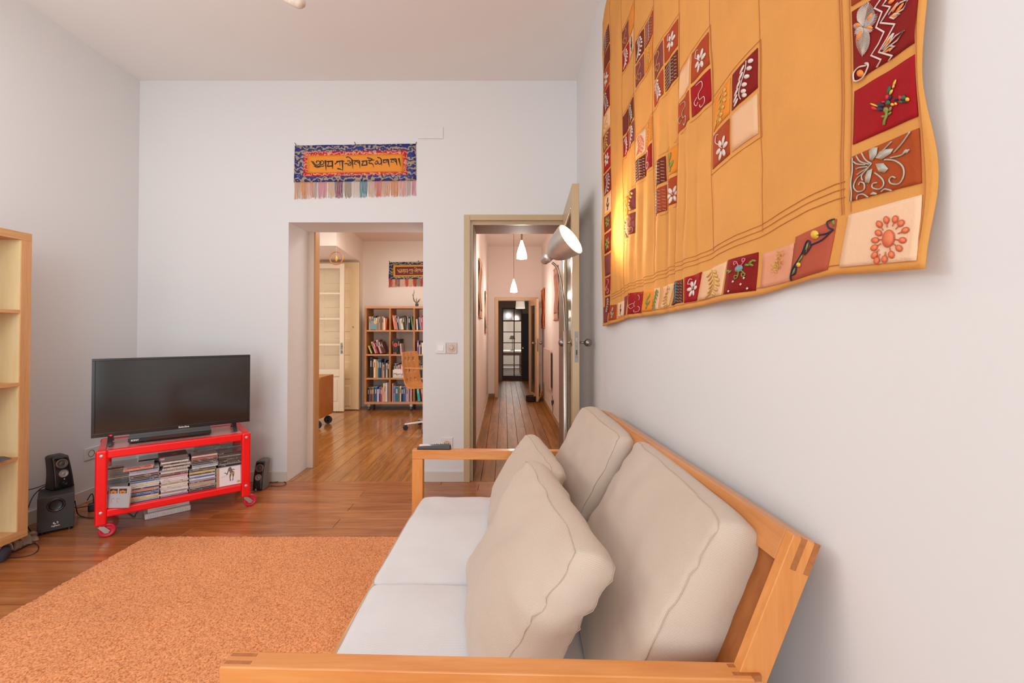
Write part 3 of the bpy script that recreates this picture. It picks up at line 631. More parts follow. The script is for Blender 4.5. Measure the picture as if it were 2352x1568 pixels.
# ------------------------------------------------------------------ disc player
PA = math.radians(36.5); PL = Vector((-2.318, 2.745, .5085)); pl = thing('disc_player', 'slim black disc player lying under the television on the trolley', 'disc player', PL, PA)
graph = mat('graphite_top', '6A6A6C', .35, .4, var=.05)
b = MB(); b.bb(0, .43, .0, .20, .006, .030); b.build('case', blk, pl, world=False, bevel=.0015)
b = MB(); b.bb(0, .43, .001, .20, .030, .0335); pb_ = b.build('lid', graph, pl, world=False, bevel=.001)
for i in range(5): MB().bb(.002, .428, .012+i*.012, .014+i*.012, .0335, .0343).build('ridge', graph, pb_, world=False)
MB().bb(.105, .30, -.0012, 0, .009, .027).build('disc_tray', mat('tray_gloss', '3B2B25', .15, coat=.5), pl, world=False)
for i, (x, r) in enumerate(((.325, .004), (.35, .003), (.375, .003))): MB().cyl((x, -.002, .018), (x, .0, .018), r, n=10).build('button', dgrey, pl, world=False)
for x in (.05, .38): MB().cyl((x, .03, 0), (x, .03, .007), .012, n=12).build('foot', blk, pl, world=False)
MP = Matrix.Translation(PL) @ Matrix.Rotation(PA, 4, 'Z'); px_ = MP.to_3x3() @ Vector((1, 0, 0))
text('brand_lettering', 'SONY', MP @ Vector((.014, -.0008, .0125)), px_, upz, .0145, white_p, pl, bold=.03)
# ------------------------------------------------------------------ compact discs
PAL = {'black': '2B2728', 'charcoal': '4A4444', 'grey': '8E8A88', 'cream': 'D8CDBE', 'white': 'E6E0DC', 'blue': '2E6FB4', 'sky blue': '7FB2D8', 'navy': '2B3A6E', 'orange': 'DE7A4C', 'yellow': 'D9C24A', 'red': 'B23A34', 'maroon': '6A3436', 'pink': 'D6A6B4', 'lilac': '9A8FC0', 'tan': 'B79A78', 'teal': '3E8A92'}
def spine_mat(k, c):
    nm = 'spine_'+k.replace(' ', '_')
    if nm in MATS: return MATS[nm]
    m = bpy.data.materials.new(nm); m.use_nodes = True; nt = m.node_tree; b = nt.nodes['Principled BSDF']; N = nt.nodes.new; L = nt.links.new
    tc = N('ShaderNodeTexCoord'); mp = N('ShaderNodeMapping'); mp.inputs['Scale'].default_value = (420, 30, 520); oi = N('ShaderNodeObjectInfo')
    cb = N('ShaderNodeCombineXYZ'); s_ = N('ShaderNodeMath'); s_.operation = 'MULTIPLY'; s_.inputs[1].default_value = 90; L(oi.outputs['Random'], s_.inputs[0]); L(s_.outputs[0], cb.inputs[1]); L(s_.outputs[0], cb.inputs[0])
    L(cb.outputs[0], mp.inputs['Location']); L(tc.outputs['Object'], mp.inputs['Vector'])
    nz = N('ShaderNodeTexNoise'); nz.inputs['Scale'].default_value = 1; nz.inputs['Detail'].default_value = 1; L(mp.outputs[0], nz.inputs['Vector'])
    m2 = N('ShaderNodeMapping'); m2.inputs['Scale'].default_value = (26, 3, 3); L(cb.outputs[0], m2.inputs['Location']); L(tc.outputs['Object'], m2.inputs['Vector'])
    n2 = N('ShaderNodeTexNoise'); n2.inputs['Scale'].default_value = 1; n2.inputs['Detail'].default_value = 0; L(m2.outputs[0], n2.inputs['Vector'])
    g1 = N('ShaderNodeMath'); g1.operation = 'GREATER_THAN'; g1.inputs[1].default_value = .60; L(nz.outputs['Fac'], g1.inputs[0])
    g2 = N('ShaderNodeMath'); g2.operation = 'GREATER_THAN'; g2.inputs[1].default_value = .58; L(n2.outputs['Fac'], g2.inputs[0])
    mu = N('ShaderNodeMath'); mu.operation = 'MULTIPLY'; L(g1.outputs[0], mu.inputs[0]); L(g2.outputs[0], mu.inputs[1])
    mx = N('ShaderNodeMixRGB'); cc = s2l(c); mx.inputs[1].default_value = cc
    mx.inputs[2].default_value = s2l('E8E2D8') if sum(cc[:3]) < 1.1 else s2l('3A3434'); L(mu.outputs[0], mx.inputs[0]); L(mx.outputs[0], b.inputs['Base Color'])
    b.inputs['Roughness'].default_value = .35; b.inputs['Coat Weight'].default_value = .3
    MATS[nm] = m; return m
case_m = mat('jewel_case_plastic', 'B8B2AE', .18, var=.12, vs=20, coat=.5); case_d = mat('smoky_case_plastic', '6E6A69', .2, var=.2, vs=25, coat=.5)
def cd_mesh():
    b = MB(); w, d, h = .071, .062, .0101
    b.add([(-w, -d, 0), (w, -d, 0), (w, d, 0), (-w, d, 0), (-w, -d, h), (w, -d, h), (w, d, h), (-w, d, h)], [(3, 2, 1, 0), (4, 5, 6, 7), (1, 2, 6, 5), (2, 3, 7, 6), (3, 0, 4, 7)], 0)
    e = .0012; b.add([(-w, -d, 0), (w, -d, 0), (w, -d, h), (-w, -d, h), (-w+.002, -d, e), (w-.002, -d, e), (w-.002, -d, h-e), (-w+.002, -d, h-e)], [(0, 1, 5, 4), (1, 2, 6, 5), (2, 3, 7, 6), (3, 0, 4, 7)], 0)
    b.add([(-w+.002, -d+.0004, e), (w-.002, -d+.0004, e), (w-.002, -d+.0004, h-e), (-w+.002, -d+.0004, h-e)], [(0, 1, 2, 3)], 1)
    return b
cdo = cd_mesh().build('compact_disc', [case_m, case_m]); n_cd = [0]
def put_cd(loc_uvz, rz, col, label, dark=False, sc_=(1, 1, 1), R=None):
    o = cdo if n_cd[0] == 0 else cdo.copy()
    if n_cd[0]: C.objects.link(o)
    n_cd[0] += 1
    M = TM @ Matrix.Translation(loc_uvz) @ (R if R is not None else Matrix.Rotation(rz, 4, 'Z'))
    o.location = M.translation; o.rotation_euler = M.to_euler(); o.scale = sc_
    o.material_slots[0].link = 'OBJECT'; o.material_slots[0].material = case_d if dark else case_m
    o.material_slots[1].link = 'OBJECT'; o.material_slots[1].material = spine_mat(col, PAL[col])
    tag(o, label, 'compact disc', 'compact discs on the red trolley'); return o
ZS0 = .1635; hh = .0103; rnd_ = random.Random(5)
def stack(name, uc, vc, cols, z=ZS0, jit=.003, dark=0, sh=None, n0=0):
    for i, c in enumerate(cols):
        du, dv_ = (sh[i] if sh and i in sh else (0, 0))
        put_cd((uc+rnd_.uniform(-jit, jit)+du, vc+rnd_.uniform(-jit, jit)*.7+dv_, z), rnd_.uniform(-.02, .02), c, '%s-spined disc case, %s in the %s' % (c, ORD[i+n0], name), dark and rnd_.random() < dark); z += hh
    return z
f2 = stack('second front pile', .1965, .085, ['sky blue', 'yellow', 'cream', 'navy', 'blue', 'charcoal', 'orange', 'navy', 'cream', 'cream', 'cream', 'blue', 'black', 'charcoal', 'black', 'charcoal', 'pink', 'sky blue', 'charcoal'])
stack('second front pile', .170, .075, ['orange', 'red'], f2, n0=19)
f3 = stack('middle front pile', .343, .085, ['lilac', 'cream', 'grey', 'white', 'cream', 'white', 'white', 'tan', 'cream', 'white', 'white', 'pink', 'maroon', 'maroon', 'cream', 'grey', 'cream', 'charcoal', 'cream'], sh={16: (.01, 0), 17: (.012, 0), 18: (.012, 0)})
f3 = stack('middle front pile', .345, .08, ['black', 'white', 'charcoal'], f3, n0=19)
f4 = stack('fourth front pile', .492, .085, ['black', 'black', 'grey', 'tan', 'tan', 'maroon', 'lilac', 'white', 'blue', 'white', 'charcoal', 'yellow', 'charcoal', 'charcoal', 'cream', 'sky blue', 'charcoal', 'black', 'black', 'maroon', 'red', 'cream'], sh={i: (.010, 0) for i in range(14, 22)})
f1 = stack('front pile beside the left post', .046, .10, ['grey', 'cream', 'white', 'grey', 'cream', 'teal', 'yellow', 'charcoal', 'grey'], sh=None)
cs = ['black', 'charcoal', 'grey', 'charcoal', 'navy', 'cream', 'grey', 'tan']
nb_ = ['back pile at the left end', 'second back pile', 'middle back pile', 'fourth back pile', 'back pile at the right end']
for i, (u, n) in enumerate(((.085, 20), (.235, 21), (.385, 21), (.53, 24), (.655, 22))):
    stack(nb_[i], u if i < 4 else .665, .235 if i != 3 else .238, [rnd_.choice(cs) for _ in range(n)], dark=.8)
stack('right-hand pile behind the dancer case', .652 - 0, .106, [rnd_.choice(['black', 'charcoal', 'grey']) for _ in range(21)], dark=1, jit=.001)
# two cases standing on edge with their covers to the room
def cover_cd(label, P0, M3, w=.142, h=.125, th=.0102, kind=0):
    r = bpy.data.objects.new('compact_disc', None); C.objects.link(r); r.matrix_basis = Matrix.Translation(P0) @ M3.to_4x4(); r.location = P0; r.rotation_euler = M3.to_euler(); tag(r, label, 'compact disc', 'compact discs on the red trolley')
    MB().bb(0, w, 0, th, 0, h).build('case', case_m, r, world=False, bevel=.0008)
    return r
M3 = (TM @ Matrix.Rotation(.0, 4, 'Z') @ Matrix.Rotation(-.10, 4, 'X')).to_3x3()
c5 = cover_cd('white disc cover with a dancing silhouette, standing in the trolley', TM @ Vector((.5665, .006, .1645)), M3)
MB().bb(.018, .139, -.0004, 0, .003, .122).build('cover_print', mat('white_cover', 'E6DFDD', .4, var=.02), c5, world=False)
MB().bb(.001, .017, -.0004, 0, .003, .122).build('spine_print', mat('copper_spine', 'B98E74', .4, var=.25, vs=90), c5, world=False)
sil = mat('silhouette_print', '6E6460', .5, var=.05)
def pr(pts, m, par, y=-.0006, name='figure_print', th=.0003): MB().prism([(x, y, z) for x, z in pts], (0, th, 0)).build(name, m, par, world=False)
S5 = lambda pts: [(.018+(x-930)/455*.121, .003+(945-y)/455*.119+(x-930)*.00004) for x, y in pts]
pr(S5([(1115, 560), (1135, 532), (1165, 530), (1188, 550), (1190, 585), (1215, 600), (1255, 608), (1258, 625), (1240, 640), (1228, 625), (1212, 610), (1215, 650), (1250, 670), (1252, 715), (1150, 710), (1152, 660), (1140, 625), (1118, 650), (1105, 705), (1080, 705), (1072, 675), (1040, 650), (1022, 628), (1062, 640), (1085, 668), (1110, 610), (1112, 590)]), sil, c5)
pr(S5([(1150, 705), (1195, 712), (1180, 760), (1165, 800), (1172, 850), (1180, 885), (1168, 885), (1160, 870), (1145, 888), (1150, 860), (1145, 800), (1143, 750)]), sil, c5)
pr(S5([(1205, 712), (1252, 712), (1245, 770), (1228, 815), (1228, 860), (1220, 892), (1200, 892), (1208, 860), (1215, 800), (1205, 750)]), sil, c5)
pr(S5([(1155, 682), (1250, 678), (1250, 715), (1195, 722), (1155, 715)]), mat('patterned_shorts', 'C08A50', .5, var=.4, vs=200), c5, y=-.0008)
pr([(.134+.009*math.cos(t)*1.1-.006, .018+.008*math.sin(t)) for t in [i*PI/8 for i in range(16)]], mat('green_sticker', 'A8B85A', .5), c5)
pr(S5([(955, 715), (1100, 700), (1100, 735), (955, 755)]), mat('faint_pink_print', 'E3CFC9', .5, var=.2, vs=150), c5, y=-.0005)
M3b = (TM @ Matrix.Rotation(-.62, 4, 'Z') @ Matrix.Rotation(-.16, 4, 'X')).to_3x3()
c1 = cover_cd('grey disc cover with two orange pictures, leaning out of the trolley', TM @ Vector((.022, .012, .164)), M3b, w=.125, h=.120)
MB().bb(.002, .112, -.0004, 0, .002, .118).build('cover_print', mat('grey_cover', 'B5B3B6', .35, var=.04), c1, world=False)
fire = mat('fiery_print', 'E8863A', .5, var=.6, vs=120); dk_p = mat('brown_print', '4A332C', .5)
for x0 in (.008, .060):
    pr([(x0, .082), (x0+.044, .082), (x0+.044, .108), (x0, .108)], dk_p, c1)
    for q in range(3): pr([(x0+.01+.011*q+.008*math.cos(t), .09+.004*(q % 2)+.007*math.sin(t)) for t in [i*PI/5 for i in range(10)]], fire, c1, y=-.0009)
for i in range(2): MB().tube([(x, -.0006, z) for x, z in ((.03+i*.03, .03), (.024+i*.03, .04), (.028+i*.028, .056), (.04+i*.03, .05))], .0006, 4).build('line_print', dk_p, c1, world=False)
# disc box with an oval on the middle pile
bx_ = thing('disc_box', 'grey boxed disc set with a yellow oval, on the middle pile', 'disc box', TM @ Vector((.335, .095, f3+.001)), TA+.03)
MB().bb(-.072, .075, -.075, .07, 0, .021).build('box', mat('dark_grey_card', '6B6665', .35, var=.05, coat=.2), bx_, world=False, bevel=.0015)
MB().lathe((.01, -.01, .0212), (0, 0, 1), [(.0, 0), (.014, 0), (.014, .0004), (0, .0004)], 20).build('oval_print', mat('yellow_print', 'CDAE30', .5), bx_, world=False)
MB().bb(-.066, -.045, -.0755, -.075, .004, .015).build('pink_sticker', mat('pink_print', 'D98AA8', .5), bx_, world=False)
# ------------------------------------------------------------------ two white boxes on the floor under the trolley
wh = mat('white_plastic', 'E4DFD9', .4, var=.02)
q0 = PZ(332, 1195, 0); q1 = PZ(440, 1171, 0); ang = math.atan2(q1.y-q0.y, q1.x-q0.x)
s1 = thing('router_box', 'white flat box with printed grilles on the floor under the trolley', 'set-top box', q0, ang)
MB().bb(0, .243, 0, .16, .0, .036).build('body', wh, s1, world=False, bevel=.007, seg=3)
for x0, n in ((.02, 12), (.09, 16), (.17, 14)):
    for i in range(n): MB().bb(x0+i*.0042, x0+i*.0042+.0018, -.0006, .001, .009, .025).build('grille_slot', mat('slot_grey', 'B4ADA6', .5), s1, world=False) if i % 2 == 0 else None
s2 = thing('router_box', 'smaller white box with a black top, stacked under the trolley', 'set-top box', q0+Vector((0, 0, .0365))+Vector((-.018*math.sin(ang)+.016*math.cos(ang), .018*math.cos(ang)+.016*math.sin(ang), 0)), ang+.03)
MB().bb(0, .222, 0, .14, 0, .030).build('body', wh, s2, world=False, bevel=.004)
MB().bb(.002, .220, .002, .138, .0302, .036).build('black_top', blk, s2, world=False, bevel=.002)
MB().bb(.045, .15, -.0008, .001, .009, .0115).build('green_stripe', mat('green_print', '8FA864', .5), s2, world=False)
# ------------------------------------------------------------------ speakers
sub_m = mat('black_vinyl_case', '3B3736', .5, var=.08, vs=40, bump=.05, bs=300); ringm = mat('brown_metal_ring', '8D7F72', .3, .6); cone = mat('speaker_cone', '57524C', .4, .2, var=.15); conel = mat('pale_cone', 'A5A09A', .35, .2)
f0 = PZ(84, 1233, 0); f1_ = PZ(170.5, 1216, 0); sa = math.radians(44.5); sw = .158
sub = thing('subwoofer', 'black box subwoofer with round port on the floor by the trolley', 'speaker', f0, sa)
MB().bb(0, sw, 0, .215, .016, .221).build('cabinet', sub_m, sub, world=False, bevel=.003)
MB().lathe((sw*.5, -.001, .165), (0, 1, 0), [(.040, .0), (.040, -.003), (.036, -.005), (.031, -.003), (.028, .0), (.026, .002)], 28).build('port_ring', blkg, sub, world=False, smooth=True)
MB().lathe((sw*.5, -.0012, .165), (0, 1, 0), [(.027, -.001), (.022, .0006), (0, .0008)], 24).build('port', mat('port_dark', '1A1817', .3, var=.1), sub, world=False, smooth=True)
for x in (.02, sw-.02):
    for y in (.02, .195): MB().cyl((x, y, 0), (x, y, .017), .012, n=14).build('foot', blk, sub, world=False)
MS = Matrix.Translation(f0) @ Matrix.Rotation(sa, 4, 'Z'); sx_ = MS.to_3x3() @ Vector((1, 0, 0))
text('brand_lettering', 'logitech', MS @ Vector((sw*.5-.0195, -.0008, .040)), sx_, upz, .0115, white_p, sub, bold=.02)
b = MB()   # round emblem of arcs above the lettering
for r0, a0, a1 in ((.0085, 2.2, 5.2), (.0055, 2.0, 5.0)): b.tube([(sw*.5-.003+r0*math.cos(a0+(a1-a0)*i/10), -.001, .060+r0*.8*math.sin(a0+(a1-a0)*i/10)) for i in range(11)], .0014, 4)
for t in (.9, .2, -.5): b.tube([(sw*.5+.001+.004*math.cos(t), -.001, .060+.004*math.sin(t)), (sw*.5+.001+.010*math.cos(t), -.001, .060+.010*math.sin(t))], .0014, 4)
b.build('emblem', white_p, sub, world=False)
def speaker(label, loc, rz, lean, H_, wb, wt, dep, group, sidec):
    r = thing('desk_speaker', label, 'speaker', loc, rz, group)
    def sec(t, u):   # loop around a rounded cross-section
        w = wb+(wt-wb)*t; fy = lean*t*t+.15*lean*t; by = dep*(1-.28*t)+fy+.012*math.sin(PI*t)*-1
        a = 2*PI*u; n = 5
        cx, sy = math.cos(a), math.sin(a); e = (abs(cx)**n+abs(sy)**n)**(-1/n)
        top = 1 if t < .93 else math.sqrt(max(0, 1-((t-.93)/.07)**2))*.25+.75
        return Vector((w/2+w/2*cx*e*top, (fy+by)/2+(by-fy)/2*sy*e*top, H_*t))
    b = MB(); b.grid(lambda u, v: sec(v, u), 40, 24, closed_u=True)
    n = len(b.v); b.v.append(sec(1, 0)*0+Vector((wt/2, lean+dep*.36, H_))); b.v.append(Vector((wb/2, dep/2, 0)))
    for i in range(40): b.f.append((24*40+i, 24*40+(i+1) % 40, n)); b.m.append(0); b.f.append(((i+1) % 40, i, n+1)); b.m.append(0)
    b.build('cabinet', sidec, r, world=False, smooth=True)
    def fr(x, t, o):   # a point on the front, x 0..1 across
        w = wb+(wt-wb)*t; return Vector((w*x, lean*t*t+.15*lean*t-o, H_*t))
    fb = MB().grid(lambda u, v: fr(.04+.92*u, .02+.95*v, .004-.004*(2*u-1)**6-.002*(2*v-1)**8), 12, 16); fb.build('front_panel', blkg, r, world=False, smooth=True, solid=.002)
    for t, rr, m_, nm in ((.76, .029, cone, 'woofer'), (.46, .0245, conel, 'woofer'), (.17, .013, blk, 'port')):
        c = fr(.52, t, .0055); dz_ = fr(.5, t+.05, 0)-fr(.5, t-.05, 0); nrm = Vector((0, -dz_.z, dz_.y)).normalized()
        k = MB().lathe(c, nrm, [(rr, -.002), (rr, .003), (rr*.9, .0042), (rr*.8, .003)], 26).build('driver_ring' if nm == 'woofer' else 'port_ring', ringm if nm == 'woofer' else blkg, r, world=False, smooth=True)
        MB().lathe(c, nrm, [(rr*.84, .0032), (rr*.72, .0042), (rr*.62, .002), (rr*.38, -.0005), (rr*.32, .002), (rr*.2, .0035), (0, .004)], 26).build(nm, m_, r, world=False, smooth=True)
    return r, fr
sp1, fr1 = speaker('black two-driver desk speaker standing on the subwoofer', PZ(122, 1128, .2225), math.radians(66), .035, .202, .104, .086, .128, 'desk speakers beside the trolley', sub_m)
sp2, fr2 = speaker('black two-driver desk speaker on the floor right of the trolley', PZ(579, 1128, 0)+Vector((0, .004, 0)), math.radians(2), .045, .215, .075, .072, .13, 'desk speakers beside the trolley', mat('lit_vinyl_side', '6F6B69', .5, var=.05))  # black vinyl painted grey to carry the light falling on its side
c = fr2(.38, .07, .007); b = MB().lathe(c, (0, -1, 0), [(0, 0), (.004, 0), (.004, .001), (0, .001)], 12); b.bb(c.x-.007, c.x+.007, c.y-.001, c.y, c.z-.009, c.z-.0075); b.build('emblem', white_p, sp2, world=False)
c = fr1(.52, .30, .007); MB().lathe(c, (0, -1, 0), [(0, 0), (.003, 0), (.003, .001), (0, .001)], 10).build('indicator', white_p, sp1, world=False)
# ------------------------------------------------------------------ bookcase at the left
birch = wood('birch_inside', 'E8D3A6', 'DDC18C', .45, 2, (1, 8, 8), 0, 0, .02, (.25, .75)); birchf = wood('birch_edge', 'D8A673', 'C08A55', .45, 2, (1.5, 40, 40), 0, 0, .02, (.3, .7))
birchh = wood('birch_edge_flat', 'D8A673', 'C08A55', .45, 1, (1.5, 40, 40), 0, 0, .02, (.3, .7))
BXF, BXB, BY1, BZ0, BZ1 = -2.56, -2.935, 2.402, .105, 1.728; by0 = BY1-1.66; ft = .052; fz = .042
bk = thing('bookcase', 'birch cube bookcase on castors standing at the left edge', 'bookcase', (-2.75, 1.57, 0))
for y0, y1 in ((BY1-ft, BY1), (by0, by0+ft)): MB().bb(BXB, BXF, y0, y1, BZ0+fz, BZ1-fz).build('side_panel', birchf, bk, bevel=.001)
MB().bb(BXB, BXF, by0, BY1, BZ1-fz, BZ1).build('top_panel', birchh, bk, bevel=.001); MB().bb(BXB, BXF, by0, BY1, BZ0, BZ0+fz).build('bottom_panel', birchh, bk, bevel=.001)
MB().bb(BXB+.002, BXF-.004, BY1-ft-.002, BY1-ft, BZ0+fz, BZ1-fz).build('inner_panel', birch, bk)
rows = [PX(37, y, BXF).z for y in (883.5, 1054.5)]; rows = [PX(37.5, 715, BXF).z, PX(36.5, 883.5, BXF).z, PX(34, 1054.5, BXF).z]
cw = (1.66-2*ft-3*.017)/4
for z in rows: MB().bb(BXB, BXF-.002, by0+ft, BY1-ft-.002, z-.0085, z+.0085).build('shelf', birchh, bk)
for i in range(1, 4):
    y = BY1-ft-i*(cw+.017)
    zz = [BZ0+fz]+sorted(rows)+[BZ1-fz]
    for a, b_ in zip(zz, zz[1:]): MB().bb(BXB, BXF-.002, y, y+.017, a+.009, b_-.009).build('divider', birch, bk)
gw = mat('grey_rubber', '4A4E5C', .5, var=.05)
for x, y in ((-2.625, 2.335), (-2.625, by0+.08), (-2.87, 2.335), (-2.87, by0+.08)):
    b = MB(); b.cyl((x, y, BZ0), (x, y, BZ0-.02), .018, n=14)
    for i in range(8):
        t0, t1 = PI*i/8, PI*(i+1)/8
        b.hexa([(x-.022, y-.034*math.cos(t0), .045+.046*math.sin(t0)), (x+.022, y-.034*math.cos(t0), .045+.046*math.sin(t0)), (x+.022, y-.034*math.cos(t1), .045+.046*math.sin(t1)), (x-.022, y-.034*math.cos(t1), .045+.046*math.sin(t1)),
                (x-.022, y-.037*math.cos(t0), .045+.050*math.sin(t0)), (x+.022, y-.037*math.cos(t0), .045+.050*math.sin(t0)), (x+.022, y-.037*math.cos(t1), .045+.050*math.sin(t1)), (x-.022, y-.037*math.cos(t1), .045+.050*math.sin(t1))])
    cb_ = b.build('castor', steel, bk)
    MB().lathe((x-.018, y, .037), (1, 0, 0), [(.0, 0), (.018, 0), (.02, .002), (.034, .002), (.037, .006), (.037, .030), (.034, .034), (.02, .034), (.018, .036), (0, .036)], 24).build('wheel', gw, cb_, smooth=True)
t_ = thing('phone', 'black cordless phone lying on a shelf of the birch bookcase', 'phone', (-2.6, 2.22, rows[2]+.0085))
zq = rows[2]+.009; e0_ = PX(47, 1043, -2.50)
b = MB()
pts = [(0, .018, .010), (.03, .030, .022), (.09, .034, .030), (.16, .034, .034), (.24, .03, .03)]
P0_ = Vector((-2.515, 2.275, zq)); dr = Vector((-.85, -.52, 0)).normalized(); sd = Vector((-dr.y, dr.x, 0))
for (a0, w0_, h0), (a1, w1_, h1) in zip(pts, pts[1:]):
    A0, A1 = P0_+dr*a0, P0_+dr*a1; lf = .012*max(0, 1-a0/.06); lf1 = .012*max(0, 1-a1/.06)
    b.hexa([A0-sd*w0_+upz*lf, A0+sd*w0_+upz*lf, A1+sd*w1_+upz*lf1, A1-sd*w1_+upz*lf1, A0-sd*w0_*.7+upz*h0, A0+sd*w0_*.7+upz*h0, A1+sd*w1_*.7+upz*h1, A1-sd*w1_*.7+upz*h1])
b.build('handset', dgrey, t_, bevel=.003)
# ------------------------------------------------------------------ cables and sockets
cab = mat('black_cable', '1B1718', .5, var=0)
def cable(label, pts, r=.0028, group='loose cables on the floor'):
    P = spline(pts, 6); P[0] = P[0]; o = MB().tube(P, r, 6).build('cable', cab, smooth=True); tag(o, label, 'cable', group); return o
fz_ = lambda L_: [PZ(x, y, .004) for x, y in L_]
cable('black cable running from under the bookcase towards the wall', fz_([(10, 1272), (28, 1267), (46, 1261), (64, 1252), (82, 1246)]))
cable('thin black cable looping over the floor beside the bookcase castor', fz_([(80, 1248), (88, 1253), (87, 1263), (76, 1272), (55, 1278), (24, 1281), (5, 1284)]), .0018)
a = fr1(.0, .03, -.10); ms1 = Matrix.Translation(sp1.location) @ Matrix.Rotation(sp1.rotation_euler.z, 4, 'Z'); a = ms1 @ a
cable('black cable drooping from the desk speaker beside the subwoofer', [a+Vector((0, 0, .01)), PY(92, 1123, 2.72), PY(76, 1140, 2.66), PY(64, 1168, 2.62), PY(59, 1195, 2.60), PZ(66, 1213, .02), PZ(76, 1226, .006), PZ(84, 1240, .004)])
cable('black cable stretched from the desk speaker behind the bookcase', [a+Vector((0, 0, .02)), PY(80, 1121, 2.76), PY(58, 1126, 2.74), PY(20, 1133, 2.7)])
cable('upper black cable between the subwoofer and the trolley', [PY(173, 1165, 2.80), PY(180, 1166, 2.86), PY(195, 1163, 2.9), PY(212, 1160, 2.92)])
cable('lower black cable sagging between the subwoofer and the trolley', [PY(172, 1150, 2.76), PZ(178, 1178, .02), PZ(190, 1186, .005), PZ(205, 1189, .005), PZ(224, 1187, .005), PZ(262, 1170, .005)])
cable('black cable trailing behind the white boxes under the trolley', fz_([(285, 1170), (297, 1178), (308, 1186), (312, 1178), (318, 1172)]), .002)
cable('thin black cable looping out behind the right desk speaker', fz_([(619, 1108), (636, 1106), (650, 1105), (657, 1109), (653, 1114), (640, 1116), (622, 1115)]), .0022)
ad = thing('power_adapter', 'black plug adapter on the floor by the wall behind the trolley', 'adapter', PZ(214, 1170, 0)); p = PZ(214, 1172, 0)
MB().box(p+Vector((0, 0, .0255)), (.05, .04, .05), Matrix.Rotation(.6, 3, 'Z')).build('adapter_body', blk, ad, bevel=.005); MB().tube(spline([p+Vector((0, 0, .05)), p+Vector((-.01, .01, .09)), p+Vector((-.04, .03, .10)), p+Vector((-.06, .02, .06))]), .003, 6).build('cord', cab, ad, smooth=True)
rag = MB(); rr_ = random.Random(3)
def rg(u, v):
    p = Vector((-2.84+.16*u, 2.46+.12*v, .0)); h = .11*math.sin(PI*u)*math.sin(PI*v)**.6; return p+Vector((.03*noise.noise(Vector((u*6, v*6, 1))), .03*noise.noise(Vector((u*6, v*6, 5))), .003+h*(1+.9*noise.noise(Vector((u*7, v*7, 2))))))
tag(rag.grid(rg, 24, 20).build('crumpled_cloth', mat('brown_cloth', '9A8570', .9, var=.2, vs=20), smooth=True), 'crumpled brown cloth on the floor between bookcase and subwoofer', 'cloth')
sock = mat('white_switch_plastic', 'E2DEDB', .35, var=.01); sockb = mat('beige_switch_plastic', 'D2BFB0', .35, var=.02); ink = mat('dark_contact', '3A3230', .5)
ws = thing('wall_socket', 'white double wall socket on the side wall behind the trolley', 'socket', (-2.95, PX(212, 1040, XL+.01).y, .42))
ya, yb = PX(196, 1040, XL+.01).y, PX(196, 1040, XL+.01).y+.17; za, zb_ = PX(197, 1058, XL+.01).z, PX(197, 1031, XL+.01).z
MB().bb(XL, XL+.010, ya, yb, za, zb_).build('plate', sock, ws, bevel=.003)
for q in (.27, .74):
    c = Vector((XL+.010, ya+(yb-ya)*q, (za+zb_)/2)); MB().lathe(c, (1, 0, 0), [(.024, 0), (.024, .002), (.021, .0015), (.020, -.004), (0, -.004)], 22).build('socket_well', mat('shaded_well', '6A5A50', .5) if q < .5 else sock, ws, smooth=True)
def plate(name, label, px0, px1, py0, py1, m):
    a, b_ = PY(px0, py1, D), PY(px1, py0, D); r = thing(name, label, name.split('_')[-1], ((a.x+b_.x)/2, D, (a.z+b_.z)/2))
    MB().bb(a.x, b_.x, D-.009, D, a.z, b_.z).build('plate', m, r, bevel=.003); return r, a, b_
r_, a, b_ = plate('light_switch', 'white light switch on the wall between the two openings', 1001, 1024.6, 787, 811.5, sock)
MB().bb(a.x+.018, b_.x-.018, D-.014, D-.009, a.z+.020, b_.z-.018).build('rocker', mat('white_rocker', 'ECE8E6', .3), r_, bevel=.002)
r_, a, b_ = plate('dimmer_switch', 'beige round dimmer switch right beside the white light switch', 1025.2, 1050, 786.5, 811.5, sockb)
cc_ = Vector(((a.x+b_.x)/2, D-.009, (a.z+b_.z)/2)); MB().lathe(cc_, (0, -1, 0), [(.030, 0), (.030, .003), (.026, .004), (.025, .002), (.016, .002), (.015, .010), (.012, .012), (0, .012)], 26).build('knob', sockb, r_, smooth=True)
r_, a, b_ = plate('wall_socket', 'white wall socket low between the two openings', 1014, 1040, 1004, 1034, sock)
cc_ = Vector(((a.x+b_.x)/2, D-.009, (a.z+b_.z)/2)); MB().lathe(cc_, (0, -1, 0), [(.030, 0), (.030, .002), (.025, .002), (.021, .0005), (0, .0005)], 26).build('socket_well', sockb, r_, smooth=True)
for dx in (-.010, 0, .010): MB().cyl(cc_+Vector((dx, -.001, 0)), cc_+Vector((dx, -.0025, 0)), .0026 if dx else .0016, n=10).build('contact_hole', ink, r_)
r_, a, b_ = plate('cover_plate', 'wall-coloured blank cover plate high on the back wall', 960, 1018, 291.5, 319, wall_m)
# speckled paper pendant hanging from the ceiling
pp = PY(683, 12, 2.0); pn = thing('hanging_ornament', 'speckled pale paper ornament hanging from the ceiling, cut by the top edge', 'ornament', (pp.x, 2.0, ZC))
spk = mat('speckled_paper', 'D9CBBB', .8, var=.35, vs=60)
b = MB(); ax_ = Vector((-.93, 0, .37)).normalized(); b.lathe(pp+Vector((.012, 0, .012)), ax_, [(0, -.022), (.014, -.019), (.022, -.008), (.026, .006), (.026, .03), (.022, .07), (.012, .11), (0, .13)], 20); b.build('paper_body', spk, pn, smooth=True)
MB().cyl(pp+Vector((-.05, 0, .05)), (pp.x-.05, 2.0, ZC), .001, n=6).build('thread', thread, pn)
